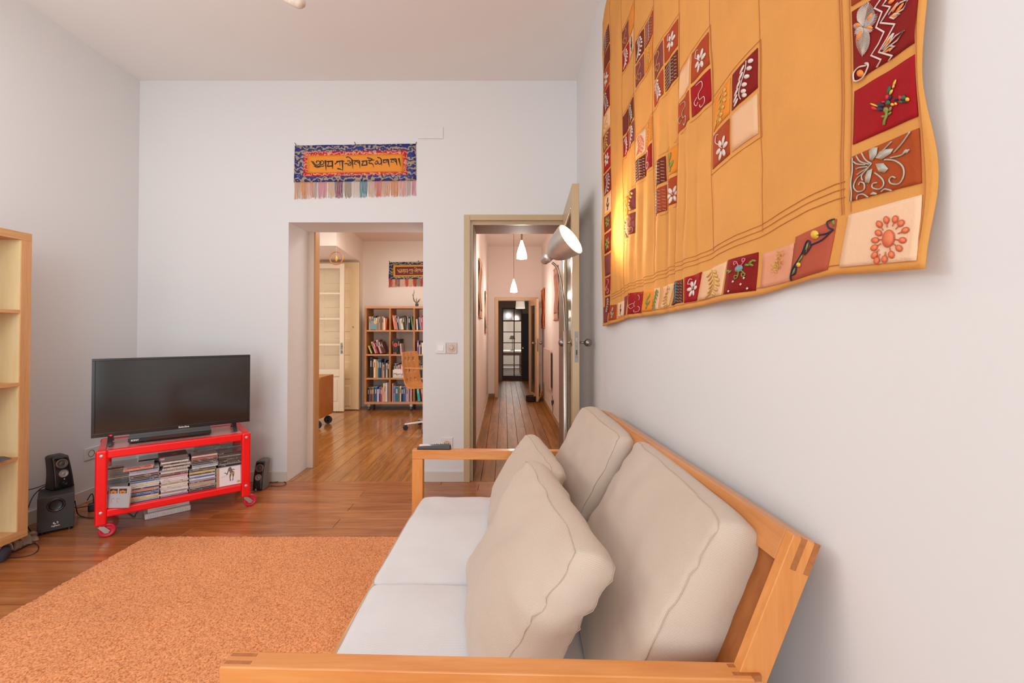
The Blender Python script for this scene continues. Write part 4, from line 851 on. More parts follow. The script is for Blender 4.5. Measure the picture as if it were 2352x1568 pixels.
# ------------------------------------------------------------------ large patchwork hanging
CX = .572
BL_ = [PX(x, y, CX) for x, y in ((1386, 749), (1402, 746), (1432, 735), (1445, 730), (1500, 724), (1600, 706), (1700, 686), (1748, 677), (1800, 660), (1870, 640), (1930, 630), (2000, 627), (2060, 623), (2146, 617.5))]
def zbot(Y):
    P = sorted((p.y, p.z) for p in BL_)
    if Y <= P[0][0]: return P[0][1]
    for (a, za), (b, zb2) in zip(P, P[1:]):
        if Y <= b: return za+(zb2-za)*(Y-a)/(b-a)
    return P[-1][1]
YN, YFc = PX(2146, 600, CX).y, PX(1384.5, 600, CX).y
def cloth(Y, z, off=0.0):
    """surface of the hanging; off lifts towards the room"""
    g = math.exp(-((Y-1.75)/.42)**2); low = math.exp(-((z-1.62)/.38)**2)
    f = .0105*g*low*math.sin((Y+.06*(z-1.6))*62+2.2*math.sin(Y*9))+.004*math.sin(Y*21+z*2.5)*min(1, (Y-.6)*1.5+.2)
    f += .006*noise.noise(Vector((Y*6, z*5, 3)))+.0022*abs(noise.noise(Vector((Y*16+z*3, z*5, 8))))+.0013*noise.noise(Vector((Y*30, z*18, 1)))
    e = .004*math.exp(-((Y-YN)/.05)**2)*math.sin(z*17)+.010*math.exp(-((z-zbot(Y))/.08)**2)*(.5+.5*math.sin(Y*11+1))
    fr_ = .02*math.exp(-((Y-YFc)/.06)**2)
    return Vector((CX-max(-.008, f+e)-off-.002-fr_*0, Y, z))
def hem(Y): return YN+.0035*math.sin(Y*13)+.003*math.sin(Y*29+1)
def TP(x, y, off=.0045): p = PX(x, y, CX); return cloth(p.y, p.z, off)
def cmat(name, col, **k): return mat(name, col, .8, var=k.pop('var', .07), vs=k.pop('vs', 9), bump=.12, bs=240, spec=.25, **k)
ochre = cmat('ochre_cotton', 'DA994F', var=.15, vs=5); binding = cmat('binding_cotton', 'DBA062', var=.03)
stitch = mat('rust_stitching', 'B8713A', .8, var=0)
hang = thing('patchwork_hanging', 'large ochre patchwork cloth hanging on the right wall above the sofa', 'wall hanging', (XR-.02, 1.5, 1.28))
ztop = lambda Y: 3.0+.08*math.sin((YFc-Y)/(YFc-YN)*PI)**.7 if YN < Y < YFc else 3.0
def gfn(u, v):
    Y = YFc+(YN-YFc)*u; z = zbot(Y); z = z+(ztop(Y)-z)*v
    Yh = Y+(hem(z)-YN)*max(0, 1-(Y-YN)/.1) + (.012*math.sin(z*9)-.01)*max(0, 1-(YFc-Y)/.1)
    c = cloth(Y, z); c.y = Yh; return c
MB().grid(gfn, 230, 170).build('cloth', ochre, hang, smooth=True, solid=.002)
def quad_patch(corners, m, name='patch', n=10, off=.0022, yz=False):
    """corners: top-left, top-right, bottom-right, bottom-left as the room sees them"""
    Q = corners if yz else [(lambda p: (p.y, p.z))(PX(x, y, CX)) for x, y in corners]
    def f(u, v, o=off):
        a = [(Q[0][i]*(1-u)+Q[1][i]*u)*(1-v)+(Q[3][i]*(1-u)+Q[2][i]*u)*v for i in (0, 1)]
        return cloth(a[0], a[1], o)
    o = MB().grid(f, n, n).build(name, m, hang, smooth=True, solid=.0016)
    def loc(u, v, off2=.0045):
        a = [(Q[0][i]*(1-u)+Q[1][i]*u)*(1-v)+(Q[3][i]*(1-u)+Q[2][i]*u)*v for i in (0, 1)]
        return cloth(a[0], a[1], off2)
    return o, loc
CL = {'darkred': cmat('dark_red_silk', '821410', var=.12), 'rust': cmat('rust_silk', 'A8421E', var=.15), 'red': cmat('crimson_silk', '9E0C16', var=.12), 'purple': cmat('plum_silk', '863E3E', var=.15), 'orange': cmat('orange_silk', 'E2892E', var=.1),
      'beige': cmat('beige_silk', 'E3B58C', var=.06), 'brown': cmat('brown_silk', '722818', var=.12), 'pink': cmat('salmon_silk', 'DE9A78', var=.1), 'brick': cmat('brick_silk', 'B2543C', var=.12), 'pale': cmat('pale_peach_cotton', 'EBC3A0', var=.04)}
TH = {'white': mat('white_thread', 'DCCBC0', .7, var=.1, vs=200), 'silver': mat('silver_thread', 'B5AFA0', .5, .2, var=.15, vs=200), 'gold': mat('gold_thread', 'D3A449', .6, var=.2, vs=200), 'green': mat('green_thread', '7F8A3C', .7, var=.2, vs=200),
      'coral': mat('coral_print', 'E07A50', .8, var=.08, vs=60), 'orange': mat('orange_thread', 'EE8A2A', .7, var=.1, vs=200), 'navy': mat('navy_thread', '2A2A44', .7), 'pinkt': mat('pink_thread', 'D86A7A', .7), 'teal': mat('teal_thread', '5E9AA0', .7), 'dgreen': mat('deep_green_thread', '1F6A48', .7), 'redt': mat('red_thread', 'D8203A', .7), 'yell': mat('yellow_thread', 'E6B83C', .7), 'drose': mat('dark_outline', 'C85A34', .8)}
def emb(par, lines, th, r=.0011, n=4):
    b = MB()
    for L_ in lines: b.tube(L_, r, n)
    return b.build('embroidery', TH[th], par, smooth=True, kind='stuff')
def blob(par, polys, th, name='embroidery'):
    b = MB()
    for P in polys:
        c = P[0].copy()*0
        for p in P: c += p
        c /= len(P); c.x -= .0012; k = len(b.v); b.v += [c]+P
        for i in range(len(P)): b.f.append((k, k+1+i, k+1+(i+1) % len(P))); b.m.append(0)
    return b.build(name, TH[th], par, smooth=True, solid=.0006, kind='stuff')
def ell(loc, cu, cv, a, b_, rot=0, n=12, off=.0045):
    return [loc(cu+a*math.cos(t)*math.cos(rot)-b_*math.sin(t)*math.sin(rot), cv+a*math.cos(t)*math.sin(rot)+b_*math.sin(t)*math.cos(rot), off) for t in [2*PI*i/n for i in range(n)]]
def motif(par, loc, kind, th, seed):
    r = random.Random(seed); k = kind
    if k == 'flower':
        cu, cv = .55+r.uniform(-.1, .1), .55+r.uniform(-.12, .12)
        blob(par, [ell(loc, cu+.2*math.cos(a), cv+.2*math.sin(a), .13, .075, a) for a in [2*PI*i/6 for i in range(6)]], th)
        emb(par, [spline([loc(cu, cv), loc(cu-.2, cv-.2), loc(.25, .3), loc(.3, .12), loc(.42, .15)], 4)], th, .0012)
    elif k == 'vine':
        emb(par, [spline([loc(.5+.14*math.sin(t*5+seed), t) for t in (.06, .2, .35, .5, .65, .8, .94)], 3)], th, .0013)
        blob(par, [ell(loc, .5+.14*math.sin(t*5+seed)+s*.16, t+.03, .11, .05, s*.6) for t in (.15, .3, .45, .6, .75, .88) for s in (-1, 1)], th)
    elif k == 'hatch':
        L_ = []
        for i in range(7):
            t = .08+.13*i; L_.append([loc(.5, t), loc(.3, t+.08)]); L_.append([loc(.5, t), loc(.72, t+.08)]); L_.append([loc(.25, t+.05), loc(.06, t+.12)]); L_.append([loc(.78, t+.05), loc(.94, t+.12)])
        L_.append([loc(.5, .04), loc(.5, .96)]); emb(par, L_, th, .0011)
    elif k == 'curl':
        emb(par, [spline([loc(x, y) for x, y in ((.3, .1), (.6, .15), (.65, .35), (.4, .45), (.45, .65), (.7, .7), (.72, .9), (.5, .93), (.45, .82))], 4), spline([loc(x, y) for x, y in ((.3, .5), (.15, .6), (.25, .75), (.35, .68))], 4)], th, .0012)
    elif k == 'leaf':
        blob(par, [ell(loc, .5, .3, .07, .16, .3), ell(loc, .42, .55, .06, .14, -.4), ell(loc, .6, .62, .06, .14, .6), ell(loc, .5, .8, .05, .1, 0)], th)
# far border
zz = 1.302; i = 0
fb = ['darkred', 'red', 'purple', 'darkred', 'brown', 'beige', 'darkred', 'red', 'purple', 'beige', 'darkred', 'rust', 'brown', 'brown', 'darkred', 'orange']
fm = ['vine', 'curl', None, 'flower', 'flower', 'leaf', 'vine', 'flower', 'vine', 'curl', 'vine', 'flower', None, 'hatch', 'flower', 'leaf']
ft_ = ['silver', 'white', 'white', 'green', 'green', 'navy', 'silver', 'white', 'gold', 'gold', 'silver', 'white', 'gold', 'silver', 'white', 'green']
y0b, y1b = PX(1390.5, 500, CX).y, PX(1403, 500, CX).y
for c in fb:
    h_ = (.088, .096, .114, .108)[i % 4]
    if zz+h_ > 2.98: break
    o, lc = quad_patch([(y0b, zz+h_), (y1b, zz+h_), (y1b, zz), (y0b, zz)], CL[c], yz=True, n=6)
    if fm[i]: motif(o, lc, fm[i], ft_[i], i)
    zz += h_+.012; i += 1
# bottom border, far to near
bq = [((1388, 705), (1402, 703), (1400, 739), (1389, 741), 'purple', None, 'gold'), ((1406, 701), (1418.7, 699), (1419, 733), (1405, 736), 'rust', 'leaf', 'silver'), ((1420.5, 696), (1434, 690), (1433, 724), (1421, 728), 'pale', 'leaf', 'navy'), ((1437, 684), (1444, 678), (1441, 722), (1435, 724), 'purple', None, 'gold'),
      ((1448, 673), (1486, 668), (1481, 717.5), (1444, 721.5), 'red', 'curl', 'white'), ((1488.8, 668), (1507, 663.5), (1505, 712), (1484, 716.5), 'orange', 'leaf', 'green'), ((1509, 663), (1520, 660), (1518, 710), (1507, 712), 'beige', 'vine', 'green'), ((1523, 658), (1549.5, 650), (1541, 702), (1520, 708), 'beige', 'vine', 'gold'), ((1553, 649), (1575.5, 640.6), (1576.5, 693), (1545, 701), 'brown', 'hatch', 'teal'),
      ((1582, 638), (1613.8, 624), (1607, 690), (1580.7, 695.6), 'red', 'flower', 'white'), ((1616, 624), (1681, 600), (1675, 677), (1610, 689), 'beige', 'vine', 'gold'), ((1684, 597), (1743, 579), (1739.6, 667), (1680, 676), 'darkred', None, 'white'),
      ((1753, 583), (1829, 558), (1815, 645), (1749, 662), 'pink', None, 'gold'), ((1834, 544), (1928.8, 503), (1910, 619), (1817, 646), 'brick', None, 'navy')]
for k, q in enumerate(bq):
    o, lc = quad_patch(q[:4], CL[q[4]], n=8)
    if q[5]: motif(o, lc, q[5], q[6], k+20)
    if k == 11:
        blob(o, [ell(lc, .47, .33, .13, .10)], 'teal'); blob(o, [ell(lc, .47, .36, .07, .06)], 'pinkt')
        P_ = [(.33, .15), (.6, .12), (.4, .55), (.63, .52)]
        emb(o, [spline([lc(.47, .33)]+[lc(x+.06*math.cos(t), y+.06*math.sin(t)) for t in (0, 2, 4, 6)], 3) for x, y in P_[:2]], 'pinkt', .0016); emb(o, [spline([lc(.47, .33)]+[lc(x+.06*math.cos(t), y+.06*math.sin(t)) for t in (0, 2, 4, 6)], 3) for x, y in P_[2:]], 'green', .0016)
        blob(o, [ell(lc, x, y, .07, .03, a) for x, y, a in ((.08, .33, .3), (.16, .37, -.5), (.72, .28, .3), (.82, .22, -.6), (.9, .2, .3), (.84, .3, .5))], 'green')
        blob(o, [ell(lc, x, y, .035, .02, a) for x, y in ((.33, .67), (.66, .62), (.58, .78), (.22, .93), (.78, .92)) for a in (0, 1.6)], 'white')
    if k == 12:
        b = MB(); rr = random.Random(4)
        for _ in range(90):
            x, y = .52+rr.gauss(0, .09), .48+rr.gauss(0, .09); b.tube([lc(x, y), lc(x+rr.uniform(-.05, .05), y+rr.uniform(-.05, .05), .006)], .0007, 3)
        for _ in range(30):
            x, y = .6+rr.gauss(0, .06), .2+rr.gauss(0, .06); b.tube([lc(x, y), lc(x+rr.uniform(-.05, .05), y+rr.uniform(-.05, .05), .006)], .0007, 3)
        b.build('embroidery', TH['gold'], o, kind='stuff')
    if k == 13:
        Z5 = lambda L_: [TP(1760+x/4.355, 300+y/4.355) for x, y in L_]
        emb(o, [spline(Z5(L_), 4) for L_ in (((265, 1500), (258, 1460), (290, 1370), (345, 1290), (400, 1210), (430, 1140), (455, 1100), (480, 1110), (490, 1140), (600, 1090), (690, 1010), (715, 990), (670, 970), (655, 920), (690, 895), (728, 885)), ((430, 1140), (425, 1180), (420, 1240), (470, 1190), (495, 1145)), ((265, 1440), (310, 1430), (325, 1350), (290, 1390)), ((550, 1045), (640, 1030), (700, 1000)))], 'navy', .0014)
        blob(o, [Z5(((430, 1190), (455, 1120), (470, 1130), (450, 1200))), Z5(((270, 1440), (310, 1370), (325, 1380), (300, 1430))), Z5(((340, 1310), (395, 1240), (400, 1260), (355, 1320))), Z5(((700, 900), (728, 890), (728, 960), (712, 940)))], 'green')
        blob(o, [Z5([(530+40*math.cos(t), 1040+45*math.sin(t)) for t in [i*PI/5 for i in range(10)]]), Z5([(350+25*math.cos(t), 1340+25*math.sin(t)) for t in [i*PI/4 for i in range(8)]])], 'yell')
# corner and near border
o4, l4 = quad_patch([(1957, 494), (2119, 447), (2128.5, 598), (1939, 614)], CL['pale'], n=12)
Z5 = lambda L_, off=.0045: [TP(1760+x/4.355, 300+y/4.355, off) for x, y in L_]
pet = [(1250, 893, 1.45), (1340, 885, 1.75), (1400, 925, 2.35), (1450, 995, 2.75), (1435, 1095, 3.5), (1410, 1175, 3.8), (1340, 1240, 4.2), (1275, 1285, 4.6), (1195, 1300, 5.1), (1165, 1245, 5.5), (1155, 1170, 5.95), (1155, 1095, 6.2), (1180, 1022, .15), (1180, 935, .65)]
PB = []; PO = []
for x, y, a in pet:
    d_ = Vector((1290-x, 1080-y)); d_.normalize(); s_ = Vector((-d_.y, d_.x))
    P = [(x+d_.x*35*math.cos(t)*(-1)+s_.x*27*math.sin(t), y-d_.y*35*math.cos(t)+s_.y*27*math.sin(t)) for t in [2*PI*i/12 for i in range(12)]]
    PB.append(Z5(P)); PO.append(Z5(P+[P[0]])); PO.append(Z5([(x+d_.x*35, y+d_.y*35), (x+d_.x*75, y+d_.y*75)]))
P = [(1290+62*math.cos(t)+(.4*(1080-y0_) if 0 else 0), 1078+85*math.sin(t)) for t, y0_ in [(2*PI*i/16, 0) for i in range(16)]]
PB.append(Z5(P)); PO.append(Z5(P+[P[0]])); blob(o4, PB, 'coral', 'printed_flower'); emb(o4, PO, 'drose', .0008)
o3, l3 = quad_patch([(1964.5, 360), (2118, 294), (2116.5, 420), (1960, 463)], cmat('amber_rust_silk', 'A84A1E', var=.16), n=12)
TW = lambda L_: spline(Z5(L_), 4)
emb(o3, [TW(L_) for L_ in (((1100, 330), (1040, 290), (1000, 220)), ((1080, 335), (990, 310), (945, 250)), ((1040, 340), (960, 335), (915, 310)), ((1100, 330), (1020, 420), (950, 480), (920, 560), (960, 610), (1020, 590), (1025, 530), (985, 515), (970, 545)),
      ((1130, 420), (1200, 480), (1215, 540), (1170, 585), (1105, 570), (1110, 530), (1150, 520)), ((1230, 290), (1330, 300), (1400, 360), (1405, 450), (1360, 530), (1290, 530), (1270, 490), (1300, 460), (1330, 475)), ((1180, 230), (1240, 170), (1300, 110)), ((1320, 220), (1400, 130), (1490, 10)), ((1290, 270), (1380, 250), (1430, 215), (1470, 190)),
      ((1060, 360), (980, 370), (945, 385)), ((1070, 370), (1000, 410), (955, 440)), ((950, 690), (960, 650), (1010, 635), (1060, 665)), ((1190, 610), (1220, 585), (1260, 590), (1290, 600)), ((905, 270), (905, 400), (890, 520), (900, 620), (895, 710)), ((1010, 500), (1000, 450), (1060, 380)))], 'silver', .0013)
blob(o3, [Z5(P) for P in (((1085, 290), (1075, 200), (1110, 170), (1160, 165), (1150, 240), (1110, 300)), ((1140, 270), (1180, 210), (1240, 185), (1320, 180), (1290, 230), (1200, 290)), ((1140, 330), (1220, 325), (1265, 380), (1230, 420), (1170, 410)), ((1060, 400), (1110, 380), (1090, 470), (1075, 525), (1035, 520), (1035, 460)),
      ((1400, 225), (1435, 185), (1470, 190), (1450, 225)), ((1075, 640), (1110, 610), (1150, 625), (1140, 640)))], 'silver')
o2, l2 = quad_patch([(1966, 210), (2119.5, 124), (2118, 267), (1965.5, 332)], CL['red'], n=12)
Z4 = lambda L_, off=.0045: [TP(1760+x/4.752, y/4.752, off) for x, y in L_]
def e4(x, y, a, b_, r): return Z4([(x+a*math.cos(t)*math.cos(r)-b_*math.sin(t)*math.sin(r), y+a*math.cos(t)*math.sin(r)+b_*math.sin(t)*math.cos(r)) for t in [2*PI*i/10 for i in range(10)]])
blob(o2, [e4(1395, 980, 45, 20, -1.2), e4(1380, 1120, 30, 28, 0), e4(1575, 1065, 30, 25, 0), e4(1540, 1112, 26, 14, .2)], 'dgreen')
blob(o2, [e4(1465, 905, 42, 13, -1.1), e4(1420, 1005, 36, 14, -1), e4(1450, 945, 22, 12, -1), e4(1225, 1145, 50, 9, .35), e4(1435, 1140, 22, 15, .3), e4(1475, 1132, 18, 15, .3), e4(1620, 1085, 22, 24, .9)], 'yell')
blob(o2, [e4(1375, 1060, 24, 26, 0), e4(1530, 1065, 22, 24, 0), e4(1225, 1180, 36, 16, .4), e4(1330, 1112, 18, 10, 0)], 'redt')
blob(o2, [e4(1400, 1065, 30, 20, -.8), e4(1475, 1080, 34, 18, -.3), e4(1300, 1145, 44, 22, .1), e4(1290, 1190, 36, 22, .1), e4(1590, 1112, 20, 12, .2), e4(1365, 1112, 18, 14, .1)], 'navy')
blob(o2, [e4(1360, 1200, 30, 32, 0), e4(1410, 1190, 30, 14, -1.1), e4(1330, 1272, 22, 14, 0), e4(1400, 1240, 30, 12, -.7), e4(1360, 1260, 22, 14, -.7)], 'green'); emb(o2, [Z4([(1365, 1200), (1370, 1260), (1345, 1310), (1335, 1365)])], 'green', .0022)
o1, l1 = quad_patch([(1963, 27), (2121, -72), (2119, 97), (1965.5, 189)], CL['darkred'], n=12)
L_ = []
def plume(x0, y0, x1, y1, wd, n):
    d_ = Vector((x1-x0, y1-y0)); s_ = Vector((-d_.y, d_.x)).normalized()
    for i in range(n):
        t = (i+.5)/n; b_ = Vector((x0, y0))+d_*t*.75
        for sg in (-1, 1):
            w_ = wd*math.sin(PI*min(1, .25+t*.8))**.7; m_ = b_+d_*.10+s_*sg*w_*.55; e_ = b_+d_*.16+s_*sg*w_; L_.append(Z4([tuple(b_), tuple(m_), tuple(e_)]))
plume(1100, 295, 1160, -20, 95, 20); plume(1100, 295, 1080, 660, 80, 20); plume(1110, 300, 1270, 130, 50, 10); plume(1100, 300, 985, 400, 40, 8); plume(1100, 300, 1230, 330, 45, 8); plume(1090, 295, 965, 280, 40, 8)
emb(o1, L_, 'white', .0006, 3)
blob(o1, [e4(1040, 272, 30, 20, .2), e4(1170, 300, 32, 20, .1), e4(1165, 185, 50, 13, -1.0), e4(1050, 390, 65, 18, -1.1), e4(1455, 175, 45, 15, -.5), e4(1510, 90, 75, 16, -.9), e4(1450, 80, 60, 14, -1.1), e4(1405, 15, 40, 20, -.6), e4(1390, 545, 70, 12, -.5), e4(1380, 450, 80, 14, -1.05), e4(1060, 800, 42, 40, 0)], 'orange')
emb(o1, [Z4(q) for q in (((1275, 0), (1215, 90), (1300, 130), (1240, 300), (1335, 350), (1270, 480), (1190, 605), (1300, 650), (1255, 735)), ((1345, 0), (1300, 60), (1395, 75), (1345, 160), (1290, 250), (1465, 265), (1370, 420), (1275, 570), (1430, 610), (1385, 665)),
      ((1380, 160), (1470, 40), (1480, 30)), ((1400, 130), (1510, 30), (1600, -5), (1560, 100), (1440, 170)), ((1400, 190), (1450, 150), (1515, 155), (1450, 205), (1400, 190)), ((1310, 540), (1440, 370), (1455, 360), (1400, 470)), ((1330, 540), (1480, 390), (1585, 335), (1500, 440), (1360, 530)), ((1320, 570), (1400, 500), (1470, 505), (1400, 555)))], 'white', .0013)
emb(o1, [spline(Z4(((985, 880), (985, 800), (1040, 735), (1130, 715), (1150, 690), (1155, 730), (1090, 840), (1020, 885), (985, 880))), 3), Z4([(1120, 690), (1150, 690)])], 'white', .0014)
quad_patch([(1962, -85), (2121, -200), (2121, -88), (1962, 14)], CL['rust'], n=8)
# the blocks of four little patches in the field
blk_cols = {'A': (1.206, .985), 'B': (1.436, 1.226), 'C': (1.659, 1.455), 'D': (1.885, 1.69), 'E': (2.112, 1.925)}
bl = [('A', 1.642, ('orange', 'darkred', 'rust', 'beige'), ('vine', 'vine', 'flower', None), ('gold', 'white', 'white', 'gold')),
      ('B', 1.842, ('beige', 'rust', 'rust', 'red'), (None, 'flower', 'curl', 'curl'), ('white', 'white', 'silver', 'white')),
      ('C', 2.042, ('purple', 'rust', 'rust', 'brown'), ('curl', 'flower', 'vine', 'hatch'), ('gold', 'white', 'white', 'silver')),
      ('D', 2.242, ('brown', 'rust', 'purple', 'orange'), ('vine', 'hatch', 'curl', 'vine'), ('white', 'silver', 'gold', 'gold')),
      ('E', 2.442, ('purple', 'orange', 'red', 'beige'), ('curl', None, 'vine', 'leaf'), ('gold', 'gold', 'white', 'navy')),
      ('C', 1.630, ('brown', 'orange', 'rust', 'rust'), ('hatch', 'leaf', 'hatch', 'flower'), ('silver', 'green', 'silver', 'white')),
      ('D', 1.832, ('pale', 'orange', 'brown', 'red'), ('vine', 'hatch', 'hatch', 'curl'), ('coral', 'gold', 'silver', 'white')),
      ('E', 2.032, ('brown', 'brown', 'red', 'purple'), (None, 'vine', 'vine', 'vine'), ('gold', 'silver', 'white', 'white')),
      ('E', 1.632, ('orange', 'purple', 'pink', 'purple'), ('flower', 'vine', 'vine', 'curl'), ('white', 'gold', 'green', 'gold'))]
seams = []
for bi, (k, zb3, cc, mm, tt) in enumerate(bl):
    ya, yb2 = blk_cols[k]; ym = (ya+yb2)/2; H2 = .192; zm = zb3+H2/2; g = .0065
    for pi, (y0_, y1_, z0_, z1_) in enumerate(((ya, ym+g, zm+g, zb3+H2), (ym-g, yb2, zm+g, zb3+H2), (ya, ym+g, zb3, zm-g), (ym-g, yb2, zb3, zm-g))):
        o, lc = quad_patch([(y0_, z1_), (y1_, z1_), (y1_, z0_), (y0_, z0_)], CL[cc[pi]], yz=True, n=6)
        if mm[pi]: motif(o, lc, mm[pi], tt[pi], bi*4+pi)
    e = .012; seams.append([cloth(y_, z_, .0022) for y_, z_ in [(ya+e, zb3-e)]*1+[(ya+e+(yb2-ya-2*e)*i/6, zb3-e) for i in range(7)]+[(yb2-e, zb3-e+(H2+2*e)*i/6) for i in range(7)]+[(yb2-e+(ya-yb2+2*e)*i/6, zb3+H2+e) for i in range(7)]])
def seam_line(P, n=60): return [cloth(P[0][0]+(P[1][0]-P[0][0])*i/n, P[0][1]+(P[1][1]-P[0][1])*i/n, .0022) for i in range(n+1)]
for px__ in (1938, 1943, 1959.5):
    Y_ = PX(px__, 300, CX).y; seams.append(seam_line([(Y_, 1.395), (Y_, 2.97)]))
Y_ = PX(2122, 300, CX).y; seams.append(seam_line([(Y_, 1.302), (Y_, 2.97)]))
for dz_ in (.012, .128, .142, .154):
    ya_, ye_ = (YFc-.02, YN+.02) if dz_ < .05 else (2.33, .735)
    seams.append([cloth(ya_+(ye_-ya_)*i/90, zbot(ya_+(ye_-ya_)*i/90)+dz_+(.0 if dz_ > .05 else .004), .0022) for i in range(91)])
for Y_ in (PX(1404.5, 400, CX).y, PX(1432, 400, CX).y): seams.append(seam_line([(Y_, 1.42), (Y_, 2.97)]))
for c_ in ('A', 'B', 'C', 'D', 'E'): seams.append(seam_line([(blk_cols[c_][1]-.008, 1.42), (blk_cols[c_][1]-.008, 3.0)]))
b = MB()
for s_ in seams: b.tube(s_, .0007, 4)
b.build('seam', stitch, hang)
# ------------------------------------------------------------------ banners with lettering
def brocade(name, ca, cb_, sc_):
    m = bpy.data.materials.new(name); m.use_nodes = True; nt = m.node_tree; b = nt.nodes['Principled BSDF']; N = nt.nodes.new; L = nt.links.new
    tc = N('ShaderNodeTexCoord'); nz = N('ShaderNodeTexNoise'); nz.inputs['Scale'].default_value = sc_*.5; nz.inputs['Distortion'].default_value = 2.2; nz.inputs['Detail'].default_value = 1; L(tc.outputs['Object'], nz.inputs['Vector'])
    wv = N('ShaderNodeTexWave'); wv.wave_type = 'RINGS'; wv.inputs['Scale'].default_value = sc_*.25; wv.inputs['Distortion'].default_value = 9; wv.inputs['Detail Scale'].default_value = sc_*.12; wv.inputs['Detail'].default_value = 2; L(tc.outputs['Object'], wv.inputs['Vector'])
    cr = N('ShaderNodeValToRGB'); e = cr.color_ramp.elements; e[0].position = .56; e[1].position = .62; e[0].color = s2l(ca); e[1].color = s2l(cb_); L(wv.outputs['Fac'], cr.inputs[0])
    L(cr.outputs[0], b.inputs['Base Color']); b.inputs['Roughness'].default_value = .55; MATS[name] = m; return m
STR = [([(455, 420), (490, 470), (530, 492), (560, 490), (582, 470)], 9), ([(475, 425), (505, 465), (535, 475), (560, 462), (572, 440), (558, 420), (535, 418), (520, 432), (530, 447)], 9), ([(572, 440), (580, 462), (600, 470), (618, 455), (622, 432), (605, 415), (585, 418), (580, 432), (592, 445)], 9), ([(490, 490), (530, 507), (565, 502), (590, 492), (612, 492), (628, 478)], 9),
       ([(645, 408), (650, 480), (656, 550)], (20, 14, 3)), ([(663, 426), (752, 420)], 13), ([(692, 425), (688, 455), (672, 484)], 9), ([(668, 492), (748, 488)], 13), ([(742, 420), (744, 480), (749, 530)], (18, 14, 4)),
       ([(778, 465), (800, 445), (820, 432)], (14, 10, 8)), ([(798, 428), (895, 418)], 13), ([(845, 425), (850, 490)], (10, 4)), ([(885, 420), (886, 490), (889, 550)], (17, 13, 5)), ([(812, 525), (850, 532), (892, 551)], (16, 12, 4)), ([(900, 422), (910, 428)], 12),
       ([(913, 460), (940, 456), (952, 458), (966, 490)], (9, 11, 9, 4)), ([(950, 425), (968, 416), (990, 420)], 10), ([(985, 425), (1004, 450), (990, 484), (972, 474), (978, 450), (1006, 440)], 8), ([(1018, 408), (1022, 460), (1028, 528)], (17, 13, 3)), ([(936, 372), (958, 362), (985, 374), (1005, 392), (1024, 410)], (12, 9, 9, 10, 14)),
       ([(1033, 416), (1110, 412)], 12), ([(1066, 418), (1042, 462), (1076, 468)], 9), ([(1074, 420), (1100, 442), (1122, 456)], 9), ([(1114, 412), (1120, 460), (1128, 515)], (16, 12, 3)), ([(1148, 422), (1226, 416)], 12), ([(1170, 420), (1166, 445), (1148, 470)], 9), ([(1144, 478), (1226, 472)], 12), ([(1218, 416), (1221, 470), (1126, 470)][:2], 14),
       ([(1236, 410), (1305, 405)], 12), ([(1272, 408), (1250, 450), (1285, 452), (1305, 470), (1320, 508)], (9, 10, 11, 9, 3)), ([(1224, 372), (1250, 380), (1272, 382), (1298, 400)], (10, 12, 9, 12)), ([(1310, 404), (1322, 410)], 12),
       ([(1332, 440), (1340, 462), (1362, 460), (1374, 440), (1370, 420), (1350, 422), (1352, 440)], 9), ([(1374, 440), (1396, 466), (1418, 452), (1424, 405)], 9), ([(1422, 398), (1425, 440), (1430, 485)], (15, 11, 3)), ([(1368, 370), (1392, 376), (1404, 378), (1422, 400)], (10, 12, 9, 12)),
       ([(1444, 408), (1520, 400)], 12), ([(1466, 406), (1448, 436), (1470, 446), (1482, 432)], 9), ([(1496, 402), (1500, 446)], (12, 6)), ([(1516, 400), (1524, 450), (1537, 503)], (16, 12, 3)), ([(1543, 396), (1626, 390)], 12), ([(1576, 394), (1556, 438), (1592, 434)], 9), ([(1584, 396), (1612, 422), (1634, 436)], 9), ([(1624, 390), (1632, 440), (1641, 484)], (15, 12, 3)), ([(1662, 380), (1674, 430), (1688, 495)], (19, 14, 3))]
